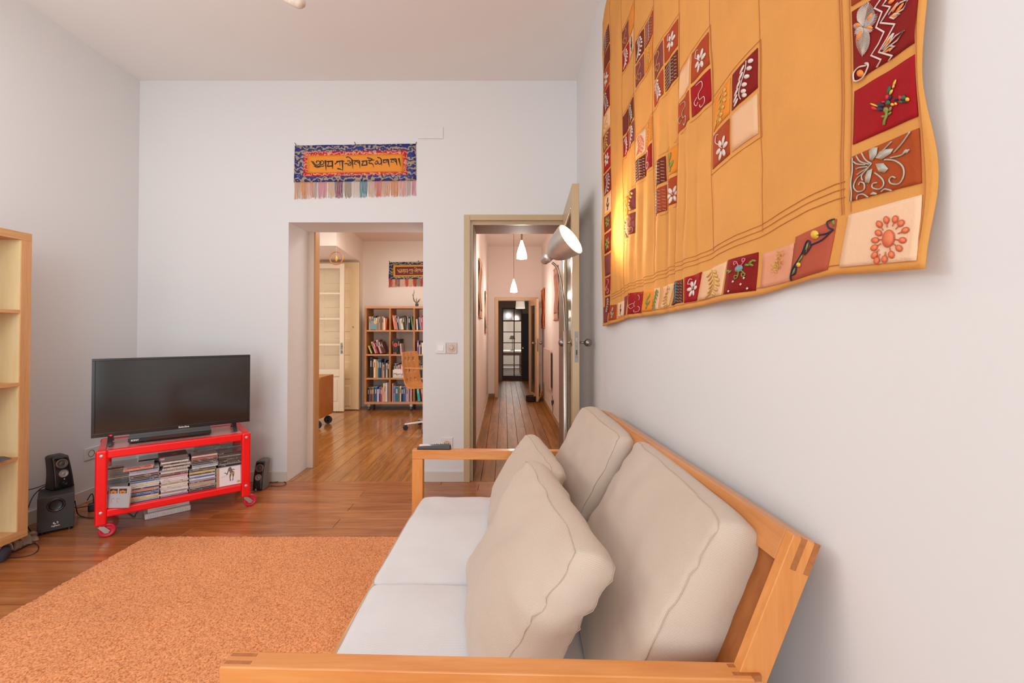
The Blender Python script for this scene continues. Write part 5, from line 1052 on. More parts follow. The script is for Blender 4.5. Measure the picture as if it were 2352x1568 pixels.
def banner(name_label, tr, Yw, colors, fr_cols, tie):
    """tr maps drawing coordinates of the lettering to pixels of the photograph's frame"""
    P = lambda x, y, o: PY(*tr(x, y), Yw-o)
    c = P(1060, 700, 0); r = thing('lettered_banner', name_label, 'banner', (c.x, Yw, c.z))
    def wavy(x, y, o): p = P(x, y, o); p.y -= .0025*math.sin(x*.012)*math.sin(y*.01); return p
    def sheet(q, m, nm, o):
        f = lambda u, v: wavy((q[0][0]*(1-u)+q[1][0]*u)*(1-v)+(q[3][0]*(1-u)+q[2][0]*u)*v, (q[0][1]*(1-u)+q[1][1]*u)*(1-v)+(q[3][1]*(1-u)+q[2][1]*u)*v, o)
        return MB().grid(f, 24, 8).build(nm, m, r, smooth=True, solid=.0018)
    sheet([(225, 205), (1900, 180), (1905, 690), (210, 715)], colors[0], 'brocade_border', .006)
    sheet([(345, 292), (1778, 268), (1782, 610), (342, 636)], colors[1], 'inner_border', .0085)
    sheet([(400, 346), (1724, 322), (1727, 570), (400, 590)], colors[2], 'field', .011)
    b = MB()
    for pts, w_ in STR:
        pp = [Vector((x, y)) for x, y in pts]
        if len(pts) > 3: pp = [Vector((q.x, q.y)) for q in spline([(x, y, 0) for x, y in pts], 4)]
        nW = tuple(q*1.3 for q in w_) if isinstance(w_, tuple) else (w_*1.3,)
        for i in range(len(pp)):
            pass
        k = len(pp); V = []
        for i, p in enumerate(pp):
            d_ = pp[min(i+1, k-1)]-pp[max(i-1, 0)]; n_ = Vector((-d_.y, d_.x)).normalized() if d_.length else Vector((0, 1))
            t = i/(k-1)*(len(nW)-1); a_ = int(min(t, len(nW)-1)); w__ = nW[a_]+(nW[min(a_+1, len(nW)-1)]-nW[a_])*(t-a_)
            V.append((p+n_*w__/2, p-n_*w__/2))
        for (a1, a2), (b1, b2) in zip(V, V[1:]):
            b.hexa([wavy(a1.x, a1.y, .0125), wavy(a2.x, a2.y, .0125), wavy(b2.x, b2.y, .0125), wavy(b1.x, b1.y, .0125)]+[wavy(q.x, q.y, .0135) for q in (a1, a2, b2, b1)])
    b.build('lettering', colors[3], r)
    rr = random.Random(2)
    for x0, x1, cn in fr_cols:
        b = MB(); n = max(3, int((x1-x0)/9))
        for i in range(n):
            x = x0+(x1-x0)*(i+.5)/n; yb = 712-22*(x-210)/1700; ln = 232+rr.uniform(-14, 14)-.012*x
            p = [P(x, yb, .006), P(x+rr.uniform(-4, 4), yb+ln*.5, .006+rr.uniform(0, .004)), P(x+rr.uniform(-9, 9)+((x0+x1)/2-x)*.12, yb+ln, .005)]
            b.tube(p, .0015 if Yw < 5 else .0030, 4)
        b.build('fringe_bundle', fringe_m(cn), r)
    for x0, y0_, x1, y1_ in tie: MB().tube([P(x0, y0_, .004), P((x0+x1)/2+6, (y0_+y1_)/2, .008), P(x1, y1_, .006)], .0026 if Yw < 5 else .005, 6).build('hanging_tie', fringe_m('8A2A34'), r)
def fringe_m(c): return mat('fringe_'+c, c, .8, var=.12, vs=120)
FC = [(215, 312, 'D9A27A'), (315, 398, 'E0953E'), (400, 430, 'E7B59E'), (432, 480, 'EE8A66'), (485, 530, 'C2AA96'), (540, 668, 'DE93A0'), (678, 768, 'E2BE98'), (775, 892, '8E3A4C'), (905, 1010, 'A88C72'), (1015, 1115, 'E6D3C4'), (1122, 1230, '4A8894'), (1235, 1320, 'DDB79E'), (1325, 1435, 'E2704C'), (1440, 1545, 'D9A27A'), (1548, 1660, 'E28C34'), (1665, 1770, 'E8A898'), (1775, 1830, 'C4A89C'), (1840, 1900, 'D97A88')]
TI = [(222, 170, 238, 203), (1050, 158, 1060, 195), (1908, 155, 1890, 188)]
banner('blue-bordered banner with black script on orange above the wide opening', lambda x, y: (640+x/6.03, 300+y/6.03), D-.001, [brocade('navy_brocade', '1A2A78', 'A89474', 30), brocade('red_brocade', 'C41824', 'DE9C86', 36), mat('orange_silk_field', 'E88C14', .5, var=.03, bump=.05, bs=300), mat('black_stitching', '0E0A12', .6)], FC, TI)
FC2 = [(x0, x1, ['C2504E', 'DDB08A', 'C2504E', '9A9484', 'B06E78', 'E3C0A8', 'D0604E', 'DDB98E', 'C84E44', '9C9A88'][i % 10]) for i, (x0, x1, c) in enumerate(FC)]
banner('maroon banner with gold script on the back wall of the study', lambda x, y: (893+(x-215)*.0806, 601+(y-192)*.0775), YS-.001, [brocade('grey_blue_brocade', '23263C', 'A39A8C', 26), mat('yellow_silk', 'D9A233', .5, var=.1, vs=60), mat('maroon_silk', '6E0F16', .5, var=.04), mat('gold_stitching', 'D8A860', .5)], FC2, TI)
# ------------------------------------------------------------------ hall
glow = mat('lit_opal_glass', 'FFF4E6', .4, var=0, emit=4.5, ecol='FFE2C2'); glow2 = mat('lit_opal_glass_bright', 'FFF4EA', .4, var=0, emit=9, ecol='FFEDE0')
def pendant(label, cx, ytop, ybot, wpx, Y, m, colr, ceil, power):
    c = PY(cx, ybot, Y); tp = PY(cx, ytop, Y); R = wpx/2*Y/F; H_ = tp.z-c.z
    r = thing('pendant_lamp', label, 'lamp', (c.x, Y, ceil), 0, 'pendant lamps of the hall')
    o = MB().lathe(c, (0, 0, 1), [(R*.9, .004), (R*.97, 0), (R, .01*H_/.2), (R*.95, H_*.25), (R*.72, H_*.5), (R*.40, H_*.75), (R*.2, H_*.92), (R*.13, H_)], 24).build('shade', m, r, smooth=True)
    MB().lathe(c+Vector((0, 0, .006)), (0, 0, 1), [(0, 0), (R*.92, 0)], 24).build('light_disc', glow2, o)
    if ceil-tp.z > .3 and m is glow: MB().cyl(tp-Vector((0, 0, .01)), tp+Vector((0, 0, .20)), R*.17, n=12).build('stem', mat('brown_stem', '8A7264', .5), r); tp = tp+Vector((0, 0, .2))
    MB().cyl(tp-Vector((0, 0, .01)), (tp.x, Y, ceil-.02), .0035, n=8).build('cord', mat('copper_cord', 'A8714A', .5), r)
    MB().lathe((tp.x, Y, ceil), (0, 0, -1), [(0, 0), (.04, 0), (.035, .02), (0, .025)], 18).build('ceiling_rose', white_p, r, smooth=True)
    point('pendant_light', c-Vector((0, 0, .05)), power, colr, .05)
pendant('nearer glowing cone pendant lamp in the hall', 1198.3, 550, 594, 24, 4.7, glow, (1, .90, .82), ZH, 12)
pendant('farther glowing cone pendant lamp in the hall, lower in view', 1180, 641, 671, 16, 6.7, glow2, (1, .90, .82), ZH, 12)
c = PY(1195, 708, 9.3); R_p = 11.0*9.3/F
r = thing('drum_pendant_lamp', 'white drum pendant lamp in the dark entrance beyond the hall', 'lamp', (c.x, 9.3, 2.7)); hgt = PY(1195, 689, 9.3).z-c.z
MB().lathe(c, (0, 0, 1), [(R_p*.96, .0), (R_p, .002), (R_p*.86, hgt), (0, hgt+.004)], 24).build('shade', mat('drum_shade', 'E2D3C4', .6, var=0, emit=.45, ecol='FFE6CC'), r, smooth=True)
MB().lathe(c+Vector((0, 0, .004)), (0, 0, 1), [(0, 0), (R_p*.94, 0)], 24).build('light_disc', mat('drum_disc', 'FFFFFF', .5, var=0, emit=1.6), r)
MB().cyl(c+Vector((0, 0, hgt)), (c.x, 9.3, 2.7), .003, n=6).build('cord', cab, r)
point('entrance_light', c-Vector((0, 0, .12)), 8, (1, .8, .62), .08)
def scroll(label, x, Y0, Y1, z0, z1, c1_, c2_, side):
    o = thing('wall_scroll', label, 'wall scroll', (x, (Y0+Y1)/2, z0), 0, 'narrow scrolls on the hall walls'); d_ = .012*side
    m = mat('scroll_'+c1_, c1_, .8, var=.4, vs=14); m2 = mat('scroll_'+c2_, c2_, .8, var=.4, vs=22)
    MB().grid(lambda u, v: (x+d_*(1+.6*math.sin(v*9)), Y0+(Y1-Y0)*u, z0+(z1-z0)*v), 6, 24).build('paper', m, o, smooth=True, solid=.004)
    MB().grid(lambda u, v: (x+d_*(1+.6*math.sin((.12+.76*v)*9))+.004*side, Y0+(Y1-Y0)*(.18+.64*u), z0+(z1-z0)*(.12+.76*v)), 6, 20).build('picture', m2, o, smooth=True, solid=.002)
    for z in (z0, z1): MB().cyl((x+d_, Y0-.01, z), (x+d_, Y1+.01, z), .012, n=10).build('rod', mat('rod_wood', 'A8683C', .5), o)
g = lambda px_, x: x*F/(px_-PPX)
for lab, x, pa, pb, ya_, yb_, c1_, c2_, sd_ in (
    ('brownish scroll on the left hall wall, nearer one', HL, 1098.2, 1103.6, 603, 729, 'C4906A', '9A6A4A', 1), ('thin pale scroll on the left hall wall, farther one', HL, 1112.6, 1115.2, 672, 764, 'C49C80', 'B08468', 1),
    ('orange scroll on the right hall wall, farther one', HR, 1245.3, 1251.8, 665, 752, 'D2743A', 'C85A2E', -1), ('pinkish scroll on the right hall wall, nearer one', HR, 1275, 1284, 616, 734, 'CFA088', 'B87458', -1)):
    Ya, Yb = sorted((g(pa, x), g(pb, x))); Ym = (Ya+Yb)/2; pm = (pa+pb)/2
    scroll(lab, x, Ya, Yb, PY(pm, yb_, Ym).z, PY(pm, ya_, Ym).z, c1_, c2_, sd_)
ra = thing('radiator', 'flat pale panel radiator low on the right hall wall', 'radiator', (HR, 6.4, .3)); Yr0, Yr1 = 6.3, 7.3
zr0, zr1 = PY(1262, 893, 6.4).z, PY(1262, 803, 6.4).z
MB().bb(HR-.042, HR-.028, Yr0, Yr1, zr0, zr1).build('panel', mat('radiator_paint', 'E8CFC2', .4), ra, bevel=.003)
MB().bb(HR-.026, HR-.004, Yr0+.01, Yr1-.01, zr0+.03, zr1-.05).build('gap_shade_block', mat('gap_shade', '4A342C', .6), ra)  # dark block painting the shade in the gap behind the panel
for y in (Yr0+.15, Yr1-.15): MB().bb(HR-.004, HR-.001, y, y+.03, zr0+.1, zr1-.1).build('bracket', ink, ra)
cable('dark cable coiled in a bow low on the right hall wall', [Vector((HR-.01, 6.25+q[0], q[1])) for q in ((.02, .30), (-.02, .22), (-.10, .20), (-.14, .25), (-.08, .24), (0, .16), (.07, .22), (.12, .20), (.06, .16), (-.02, .14), (-.06, .05), (-.02, .012))], .004)
# open end door, basket, dried plant, little easel
de = bpy.data.objects.new('door_4', None); C.objects.link(de); de.location = (ex1-.02, YE, 0); struct(de)
A2 = Vector((PY(1214.2, 800, YE-.02).x, YE-.02, 0)); B2 = Vector((PY(1232.5, 800, 7.55).x, 7.55, 0)); ax2 = (B2-A2).normalized(); n2_ = Vector((-ax2.y, ax2.x, 0)); L2 = (B2-A2).length; dz2 = ez-.01
def sl2(s0, s1, z0, z1, o0=0, o1=.04, m=lt, nm='stile'):
    a, b_ = A2+ax2*s0, A2+ax2*s1; q = [a+n2_*o0, b_+n2_*o0, b_+n2_*o1, a+n2_*o1]
    return MB().hexa([p+Vector((0, 0, z0)) for p in q]+[p+Vector((0, 0, z1)) for p in q]).build(nm, m, de)
sl2(0, .08, .01, dz2); sl2(L2-.11, L2, .01, dz2); sl2(.08, L2-.11, dz2-.1, dz2, nm='top_rail'); sl2(.08, L2-.11, .01, .12, nm='bottom_rail'); sl2(.08, L2-.11, .12, dz2-.1, .015, .025, glass_d, 'pane')
for sg, off in ((-1, 0), (1, .04)):
    p = A2+ax2*(L2-.05)+n2_*off+Vector((0, 0, 1.0)); MB().lathe(p, n2_*sg, [(0, 0), (.02, 0), (.01, .006), (.01, .03), (.026, .045), (.026, .06), (0, .075)], 16).build('knob', nick, de, smooth=True)
p = A2+ax2*(L2+.001)+n2_*.02; MB().box(p+Vector((0, 0, .97)), (.004, .02, .22), Matrix.Rotation(math.atan2(ax2.y, ax2.x), 3, 'Z')).build('lock_plate', nick2, de)
wick = mat('dark_wicker', '3A241A', .7, var=.4, vs=60, bump=.5, bs=120); bp_ = PZ(1221, 921, 0); rb = 12.5*bp_.y/F
bs_ = thing('basket', 'low dark round basket on the hall floor by the end door', 'basket', bp_)
b = MB(); b.lathe(bp_, (0, 0, 1), [(0, 0), (rb*.93, 0), (rb, .03), (rb, .085), (rb*.9, .085), (rb*.88, .02), (0, .02)], 26); b.build('basket_wall', wick, bs_, smooth=True)
for z in (.02, .042, .064, .086): MB().tube([bp_+Vector((rb*1.01*math.cos(t), rb*1.01*math.sin(t), z)) for t in [i*2*PI/26 for i in range(26)]], .008, 5, closed=True).build('coil', wick, bs_, smooth=True)
dp_ = PZ(1239, 919, 0)+Vector((-.02, .06, 0)); dry = mat('dried_stalks', '7A3F22', .8, var=.4, vs=30)
dpo = thing('dried_plant', 'bunch of dried reddish stalks standing beside the dark basket', 'plant', dp_)
b = MB(); rr = random.Random(6)
for i in range(36):
    a = rr.uniform(0, 2*PI); k = rr.uniform(.01, .055); h_ = rr.uniform(.16, .32); b.tube([dp_+Vector((.01*math.cos(a), .01*math.sin(a), .02)), dp_+Vector((k*.6*math.cos(a), k*.6*math.sin(a), h_*.6)), dp_+Vector((k*math.cos(a), k*math.sin(a), h_))], [.004, .006, .001], 4)
b.build('stalks', dry, dpo); MB().lathe(dp_, (0, 0, 1), [(0, 0), (.035, 0), (.04, .05), (.034, .09), (.03, .09), (.03, .02), (0, .02)], 16).build('pot', wick, dpo, smooth=True)
ea = PZ(1238, 924, 0); eb = thing('folding_stand', 'small folded wooden stand leaning by the right hall wall', 'stand', ea); b = MB()
e1_, e2_ = PZ(1236, 924, 0), PY(1246, 895, ea.y); b.tube([e1_+Vector((0, 0, .01)), e2_], .010, 4); b.tube([PZ(1247, 921, 0)+Vector((0, 0, .01)), e2_], .010, 4)
b.tube([e1_*.5+e2_*.5, (PZ(1247, 921, 0)+Vector((0, 0, .01)))*.5+e2_*.5], .007, 4); b.build('stand_bars', mat('stand_wood', 'B8783C', .5), eb)
# things in the bright room seen through the panes
tb = thing('dining_table', 'brown table with a white top seen through the glazed door', 'table', (.2, 12.6, 0)); MB().bb(-.2, .55, 12.2, 13.0, .62, .66).build('table_top', mat('pale_top', 'E8DCCB', .5), tb)
MB().bb(-.15, .5, 12.22, 12.95, .54, .62).build('apron', mat('brown_apron', '8A5A3C', .5), tb)
for x in (-.13, .47):
    for y in (12.25, 12.92): MB().bb(x-.03, x+.03, y-.03, y+.03, 0, .54).build('leg', mat('brown_apron', '8A5A3C', .5), tb)
tl = thing('table_lamp', 'small dark-shaded lamp on the table behind the glazed door', 'lamp', (.23, 12.6, .66)); MB().cyl((.23, 12.6, .66), (.23, 12.6, 1.0), .008, n=8).build('stem', ink, tl); MB().lathe((.23, 12.6, .98), (0, 0, 1), [(.09, 0), (.05, .10), (0, .10)], 18).build('shade', mat('grey_shade', '6B6468', .6), tl, smooth=True)
MB().lathe((.23, 12.6, .66), (0, 0, 1), [(0, 0), (.06, 0), (.05, .02), (0, .02)], 16).build('base', ink, tl, smooth=True)
# ------------------------------------------------------------------ study furniture
YB1 = 6.73; kb = YB1/F; bl0, bl1 = PY(837.3, 800, YB1).x, 0; zt_, zb4 = PY(900, 703, YB1).z, PY(900, 928, YB1).z
beech = wood('beech_edge', 'D09468', 'B87A4E', .45, 0, (1.5, 30, 30), 0, .1, .02); beechd = wood('beech_side', 'B97C42', '9A6230', .5, 2, (1.5, 12, 12), 0, 0, .02)
sb = thing('bookcase', 'beech cube bookcase on castors full of books in the study', 'bookcase', (bl0+.75, YB1+.18, 0)); pt_ = 55.7*kb; W_B = pt_*4+.03
MB().bb(bl0, bl0+W_B, YB1, YB1+.36, zt_-.033, zt_).build('top_panel', beech, sb); MB().bb(bl0, bl0+W_B, YB1, YB1+.36, zb4, zb4+.033).build('bottom_panel', beech, sb)
for x in (bl0, bl0+W_B-.03): MB().bb(x, x+.03, YB1, YB1+.36, zb4+.033, zt_-.033).build('side_panel', beechd, sb)
colx = [bl0+.03]+[PY(x, 800, YB1).x+.012 for x in (895.5, 951)]+[PY(951, 800, YB1).x+.012+pt_]
for x in colx[1:]: MB().bb(x-.024, x, YB1, YB1+.358, zb4+.033, zt_-.033).build('upright', beechd, sb)
rowz = [PY(900, y, YB1).z for y in (759.5, 815, 869.5)]
for z in rowz:
    for xa, xb in zip(colx, colx[1:]+[bl0+W_B-.006]): MB().bb(xa, xb-.024, YB1+.001, YB1+.357, z-.011, z+.011).build('shelf', beech, sb)
for x in (bl0+.06, bl0+.70, bl0+W_B-.06):
    for y in (YB1+.05, YB1+.3): MB().bb(x-.02, x+.02, y-.02, y+.02, .06, zb4).build('castor', steel, sb); MB().cyl((x-.012, y, .031), (x+.012, y, .031), .03, n=16).build('wheel', gw, sb)
BC = {'tan': 'C29A68', 'dark green': '1F3A38', 'cream': 'E3D2B4', 'orange': 'E4703A', 'grey': '9A8E90', 'brown': '6A4430', 'white': 'E4DAD2', 'black': '221C1E', 'green': '6E9268', 'crimson': 'B0283A', 'navy': '24304E', 'blue': '2C5C9A', 'teal': '17707E', 'turquoise': '2FA8A8', 'red': 'CE5248', 'pink': 'CBA0A2', 'purple': '7A4A80', 'yellow': 'C2B04A', 'lilac': '9A8CB4', 'olive': '6E6442', 'maroon': '5A2226', 'ochre': 'CE9230'}
floors = {0: rowz[0]+.011, 1: rowz[1]+.011, 2: rowz[2]+.011, 3: zb4+.033}
rn = ['top', 'second', 'third', 'bottom']; cn = ['left', 'middle', 'right']
BK = {(0, 0): (4, [('tan', 5, 31, 0), ('tan', 5, 31, 0), ('dark green', 6, 33, 0), ('cream', 3, 28, 0), ('ochre', 4, 30, 0), ('grey', 4, 31, 0), ('brown', 2.5, 30, 0), ('tan', 5, 31, 0), ('white', 3, 28, 0), ('orange', 2.3, 26, 5)]),
      (0, 1): (2, [('orange', 5, 33, -9), ('pink', 3.5, 33, -9), ('black', 4, 31, -9), ('grey', 3, 31, -9), ('cream', 3, 25, -10), ('cream', 4, 26, -10), ('black', 5, 32, -8), ('olive', 3, 30, -8), ('grey', 2.5, 31, 0), ('black', 5, 31, 0), ('green', 3, 31, -7)]),
      (0, 2): (2, [('white', 3, 25, -3), ('navy', 3, 27, -7), ('grey', 3, 29, -8), ('crimson', 4, 32, -8), ('lilac', 3, 29, -8), ('black', 4, 31, -6), ('navy', 4, 31, -5), ('grey', 3, 28, 0), ('brown', 4, 30, 0)]),
      (1, 0): (2, [('yellow', 3, 19, -22), ('black', 3, 17, -22), ('tan', 4, 28, -20), ('crimson', 3.5, 29, -20), ('black', 3.5, 30, -20), ('pink', 4.5, 32, -19), ('maroon', 4, 32, -19), ('brown', 5, 27, -18)]),
      (1, 1): (3, [('red', 3.5, 29, -5), ('white', 2.5, 6, 0), ('black', 9, 34, -3), ('pink', 3, 24, -4)]), (1, 2): (4, [('purple', 5, 31, 0), ('white', 2.5, 21, 0), ('black', 4, 31, 0), ('cream', 3, 26, 0), ('olive', 3, 30, 0), ('tan', 4, 28, 0), ('navy', 4, 30, 0), ('brown', 4, 30, 0)]),
      (2, 0): (7, [('black', 5, 46, 0), ('maroon', 3.3, 44, 0), ('cream', 4, 42, 0), ('ochre', 3, 41, 0), ('cream', 2.2, 39, 0), ('teal', 4, 42, 0), ('navy', 5, 42, 0), ('grey', 3, 34, 0), ('tan', 4, 30, 0), ('navy', 3, 40, 0), ('cream', 4, 33, 0), ('black', 4, 37, 0), ('brown', 3, 36, 0)]),
      (2, 1): (6, [('black', 3.5, 32, 0), ('white', 1.5, 32, 0), ('black', 5, 32, 0), ('pink', 4, 29, 0), ('crimson', 2.5, 30, 0), ('pink', 2, 31, 0), ('white', 3, 27, 0), ('red', 2, 26, 0), ('grey', 4, 27, 0)]),
      (2, 2): (5, [('white', 4, 40, 0), ('brown', 4, 33, 0), ('black', 4, 33, 0), ('green', 3, 30, 0), ('teal', 4, 30, 0), ('navy', 4, 32, 0), ('grey', 4, 30, 0), ('cream', 4, 29, 0)]),
      (3, 0): (2, [('black', 3.5, 32, 0), ('pink', 1.7, 31, 0), ('maroon', 4.5, 32, 0), ('olive', 5, 33, 0), ('blue', 6.5, 33, 0), ('red', 1.8, 28, 0), ('white', 2.3, 28, 0), ('blue', 4, 33, 0), ('crimson', 4, 32, 0), ('pink', 2, 31, 0), ('cream', 3, 42, 0), ('tan', 3.5, 42, 0), ('white', 3, 43, 0), ('lilac', 3, 43, 0)]),
      (3, 1): (3, [('pink', 2, 42, 0), ('lilac', 4.5, 35, 0), ('teal', 8, 34, 0), ('olive', 2.5, 33, 0), ('white', 3.5, 35, 0), ('black', 5.5, 33, 0), ('blue', 4, 34, 0), ('lilac', 3.5, 34, 0), ('pink', 3.5, 33, 0), ('grey', 3, 33, 0), ('crimson', 2.5, 33, 0), ('white', 2.2, 30, 0)]),
      (3, 2): (3, [('turquoise', 6, 33, -6), ('black', 3, 32, -5), ('red', 5, 32, -8), ('grey', 3, 32, -4), ('navy', 4, 33, 0), ('cream', 4, 31, 0), ('blue', 4, 32, 0), ('tan', 4, 31, 0)])}
for (rw, cl), (x0p, L_) in BK.items():
    x = colx[cl]+x0p*kb; zf = floors[rw]; lim = (colx[cl+1] if cl+1 < len(colx) else bl0+W_B)-.026; seen = 0
    for bi, (cname, wp, hp, lean) in enumerate(L_):
        w_, h_ = wp*kb*.94, hp*kb; la = math.radians(lean)
        if x+w_ > lim: break
        m = mat('book_'+cname.replace(' ', '_'), BC[cname], .5, var=.18, vs=35); dpt = .17+.03*((bi*7) % 3)
        ext = abs(math.sin(la))*h_ if lean and bi == len(L_)-1 else 0
        b = MB(); Rm = Matrix.Rotation(la, 3, 'Y'); dx0 = 0 if lean <= 0 else 0
        off_x = 0
        q = []
        for zz_ in (0, h_):
            for xx, yy in ((0, 0), (w_, 0), (w_, dpt), (0, dpt)):
                v = Rm @ Vector((xx if lean <= 0 else xx-w_, 0, zz_)); q.append(Vector((x+v.x+(w_ if lean > 0 else 0), YB1+.022+.01*((bi*5) % 3)+yy, zf+.0012+v.z+(abs(math.sin(la))*w_ if 1 else 0))))
        sh = 0
        if lean < 0: q = [Vector((v.x+h_*abs(math.sin(la)), v.y, v.z)) for v in q]
        if lean < 0: q = [Vector((v.x-0, v.y, v.z)) for v in q]
        b.hexa(q); cen = (q[0]+q[2])/2
        o = b.build('book', m); o.data.transform(Matrix.Translation(-cen)); o.location = cen
        pc = [Vector(v) for v in q]; pg = MB(); ins = .0015
        up_ = (q[4]-q[0]).normalized(); rt_ = (q[1]-q[0]).normalized(); bkv = Vector((0, 1, 0))
        pg.hexa([q[4]+rt_*ins+bkv*.006, q[5]-rt_*ins+bkv*.006, q[6]-rt_*ins-bkv*.004, q[7]+rt_*ins-bkv*.004, q[4]+rt_*ins+bkv*.006+up_*.0008, q[5]-rt_*ins+bkv*.006+up_*.0008, q[6]-rt_*ins-bkv*.004+up_*.0008, q[7]+rt_*ins-bkv*.004+up_*.0008])
        pg.build('pages', mat('page_edges', 'D8CBB4', .8), o)
        ln_ = MB(); f = lambda a_, t: q[0]*(1-a_)*(1-t)+q[1]*a_*(1-t)+q[4]*(1-a_)*t+q[5]*a_*t-Vector((0, .0006, 0))
        for t0, t1 in ((.55, .85),):
            P = [f(.3, t0), f(.7, t0), f(.7, t1), f(.3, t1)]; ln_.add(P, [(0, 1, 2, 3)])
        if w_ > .02: ln_.build('spine_label', mat('spine_label_pale', 'C8BCA8', .6, var=.4, vs=90) if cname not in ('cream', 'white', 'tan', 'pink', 'lilac', 'grey') else mat('spine_label_dark', '5A4A48', .6, var=.4, vs=90), o, solid=.0006)
        tag(o, '%s book, %s from the left in the %s row, %s compartment' % (cname, ORL[bi], rn[rw], cn[cl]) if bi else 'leftmost book, %s, in the %s row, %s compartment' % (cname, rn[rw], cn[cl]), 'book', 'books in the study bookcase')
        nx = L_[bi+1][3] if bi+1 < len(L_) else 0
        x += w_/max(.3, math.cos(la))+.0012
        if lean < 0 and nx == 0: x += h_*abs(math.sin(la))
# face-out books, sign, pot
def facing(name, label, cat, px0, px1, py0, py1, Yq, m, th=.012):
    a, b_ = PY(px0, py1, Yq), PY(px1, py0, Yq); r = thing(name, label, cat, ((a.x+b_.x)/2, Yq, a.z)); MB().bb(a.x, b_.x, Yq, Yq+th, a.z, b_.z).build('cover' if name == 'book' else 'board', m, r, bevel=.001); return r, a, b_
r_, a, b_ = facing('book', 'blue book with a yellow sun, shown face-out on the top row', 'book', 850.2, 866.2, 736.5, 756.8, YB1+.004, mat('blue_grey_cover', '6E8C92', .5, var=.25, vs=30))
c = Vector((b_.x-.026, YB1+.003, b_.z-.022)); MB().lathe(c, (0, -1, 0), [(0, 0), (.024, 0), (.024, .001), (0, .001)], 18).build('sun_rim', mat('sun_cream', 'DEC27A', .5), r_); MB().lathe(c-Vector((0, .001, 0)), (0, -1, 0), [(0, 0), (.016, 0), (.016, .001), (0, .001)], 18).build('sun_print', mat('sun_orange', 'DE9A24', .5), r_)
r_, a, b_ = facing('book', 'black book with a red flower, shown face-out in the middle compartment', 'book', 903, 914.5, 777, 808.6, YB1+.004, mat('black_cover', '241A18', .4))
c = Vector(((a.x+b_.x)/2, YB1+.003, a.z+.11)); MB().lathe(c, (0, -1, 0), [(0, 0), (.030, 0), (.030, .001), (0, .001)], 18).build('flower_print', mat('red_flower_print', 'C8482A', .5), r_); MB().lathe(c-Vector((0, .001, 0)), (0, -1, 0), [(0, 0), (.009, 0), (.009, .001), (0, .001)], 12).build('flower_heart', blk, r_)
r_, a, b_ = facing('sign_board', 'white handwritten sign standing in the third row of the study bookcase', 'sign', 902, 926, 849, 867.4, YB1-.0, mat('white_sign', 'DCCFC4', .5, var=.03), .008)
MB().bb(a.x+.022, b_.x-.035, YB1, YB1+.008, b_.z, b_.z+.013).build('sign_tab', mat('white_sign', 'DCCFC4', .5), r_)
text('sign_lettering', 'Merry', (a.x+.010, YB1-.0006, a.z+.037), (1, 0, 0), (0, 0, 1), .058, blk, r_)
for i in range(7): MB().bb(a.x+.01+i*.021, a.x+.018+i*.021, YB1-.001, YB1, a.z+.014, a.z+.021).build('small_print', blk, r_)
pc_ = PY(957.5, 702.6, YB1+.1); r = thing('potted_plant', 'small pot with dry twigs on top of the study bookcase', 'plant', (pc_.x, pc_.y, zt_)); z_ = zt_
MB().lathe((pc_.x, pc_.y, z_), (0, 0, 1), [(0, 0), (.022, 0), (.026, .045), (.022, .045), (.02, .01), (0, .01)], 18).build('pot', mat('dark_blue_pot', '3A4550', .4, var=.2, vs=60), r, smooth=True)
b = MB(); q0_ = Vector((pc_.x, pc_.y, z_+.03))
tw = [[(957, 697), (950, 690), (949, 680), (951, 672), (951, 665)], [(957, 697), (952, 690), (948, 678), (947.5, 674)], [(957, 697), (956, 688), (957.5, 684)], [(957, 697), (961, 690), (966, 685)], [(957, 697), (962, 692), (965.5, 688)]]
for i, L_ in enumerate(tw): b.tube([PY(x, y, pc_.y) for x, y in L_], [.006 if i > 1 else .0045]*(len(L_)-1)+[.002], 5)
b.build('twigs', mat('dry_twig', '6E5632', .8, var=.3, vs=60), r)
# swivel chair of bent plywood
chp = PZ(972, 962, 0); cy = 5.55; cpx = Vector((PY(972, 960, cy).x, cy, 0))
ch = thing('office_chair', 'bent plywood office chair with round holes and grey star base', 'chair', cpx); bent = wood('bent_plywood', 'C4803E', 'A8662C', .35, 2, (2, 14, 14), 0, .2, .02)
fw = Vector((.94, -.34, 0)).normalized(); sdw = Vector((.34, .94, 0)).normalized()*.38
b0 = PY(922, 809, 5.42); bs0 = Vector((b0.x, b0.y, 0))
prof_ = [(0, b0.z), (.012, b0.z-.10), (.022, b0.z-.22), (.036, b0.z-.32), (.052, b0.z-.385), (.085, b0.z-.425), (.14, b0.z-.435), (.26, b0.z-.425), (.42, b0.z-.42), (.47, b0.z-.435)]
PS = spline([(x, 0, z) for x, z in prof_], 5); nP = len(PS)-1
def shell(u, v):
    i = min(nP-1, int(v*nP)); t = v*nP-i; p = PS[i]*(1-t)+PS[i+1]*t; w_ = 1-.10*math.exp(-(v/.05)**2)
    bow = -.03*(1-(2*u-1)**2)*(1 if v < .45 else .3)
    return bs0+fw*(p.x+bow)+sdw*(.5+(u-.5)*w_)+Vector((0, 0, p.z))
NU, NV = 33, 90; hol = [(hu, hv) for hu in (8, 16, 24) for hv in (9, 21, 33)]
skip = lambda i, j: any((i-hu)**2+((j-hv)*.62)**2 <= 1.9 for hu, hv in hol)
MB().grid(shell, NU, NV, skip=skip).build('seat_shell', bent, ch, smooth=True, solid=.012)
sc_c = bs0+fw*.27+sdw*.5; zs_ = b0.z-.45
cpx = Vector((sc_c.x, sc_c.y, 0))
MB().cyl(cpx+Vector((0, 0, .10)), cpx+Vector((0, 0, zs_)), .024, n=16).build('gas_column', mat('silver_column', 'B9B2AC', .35, .6), ch, smooth=True)
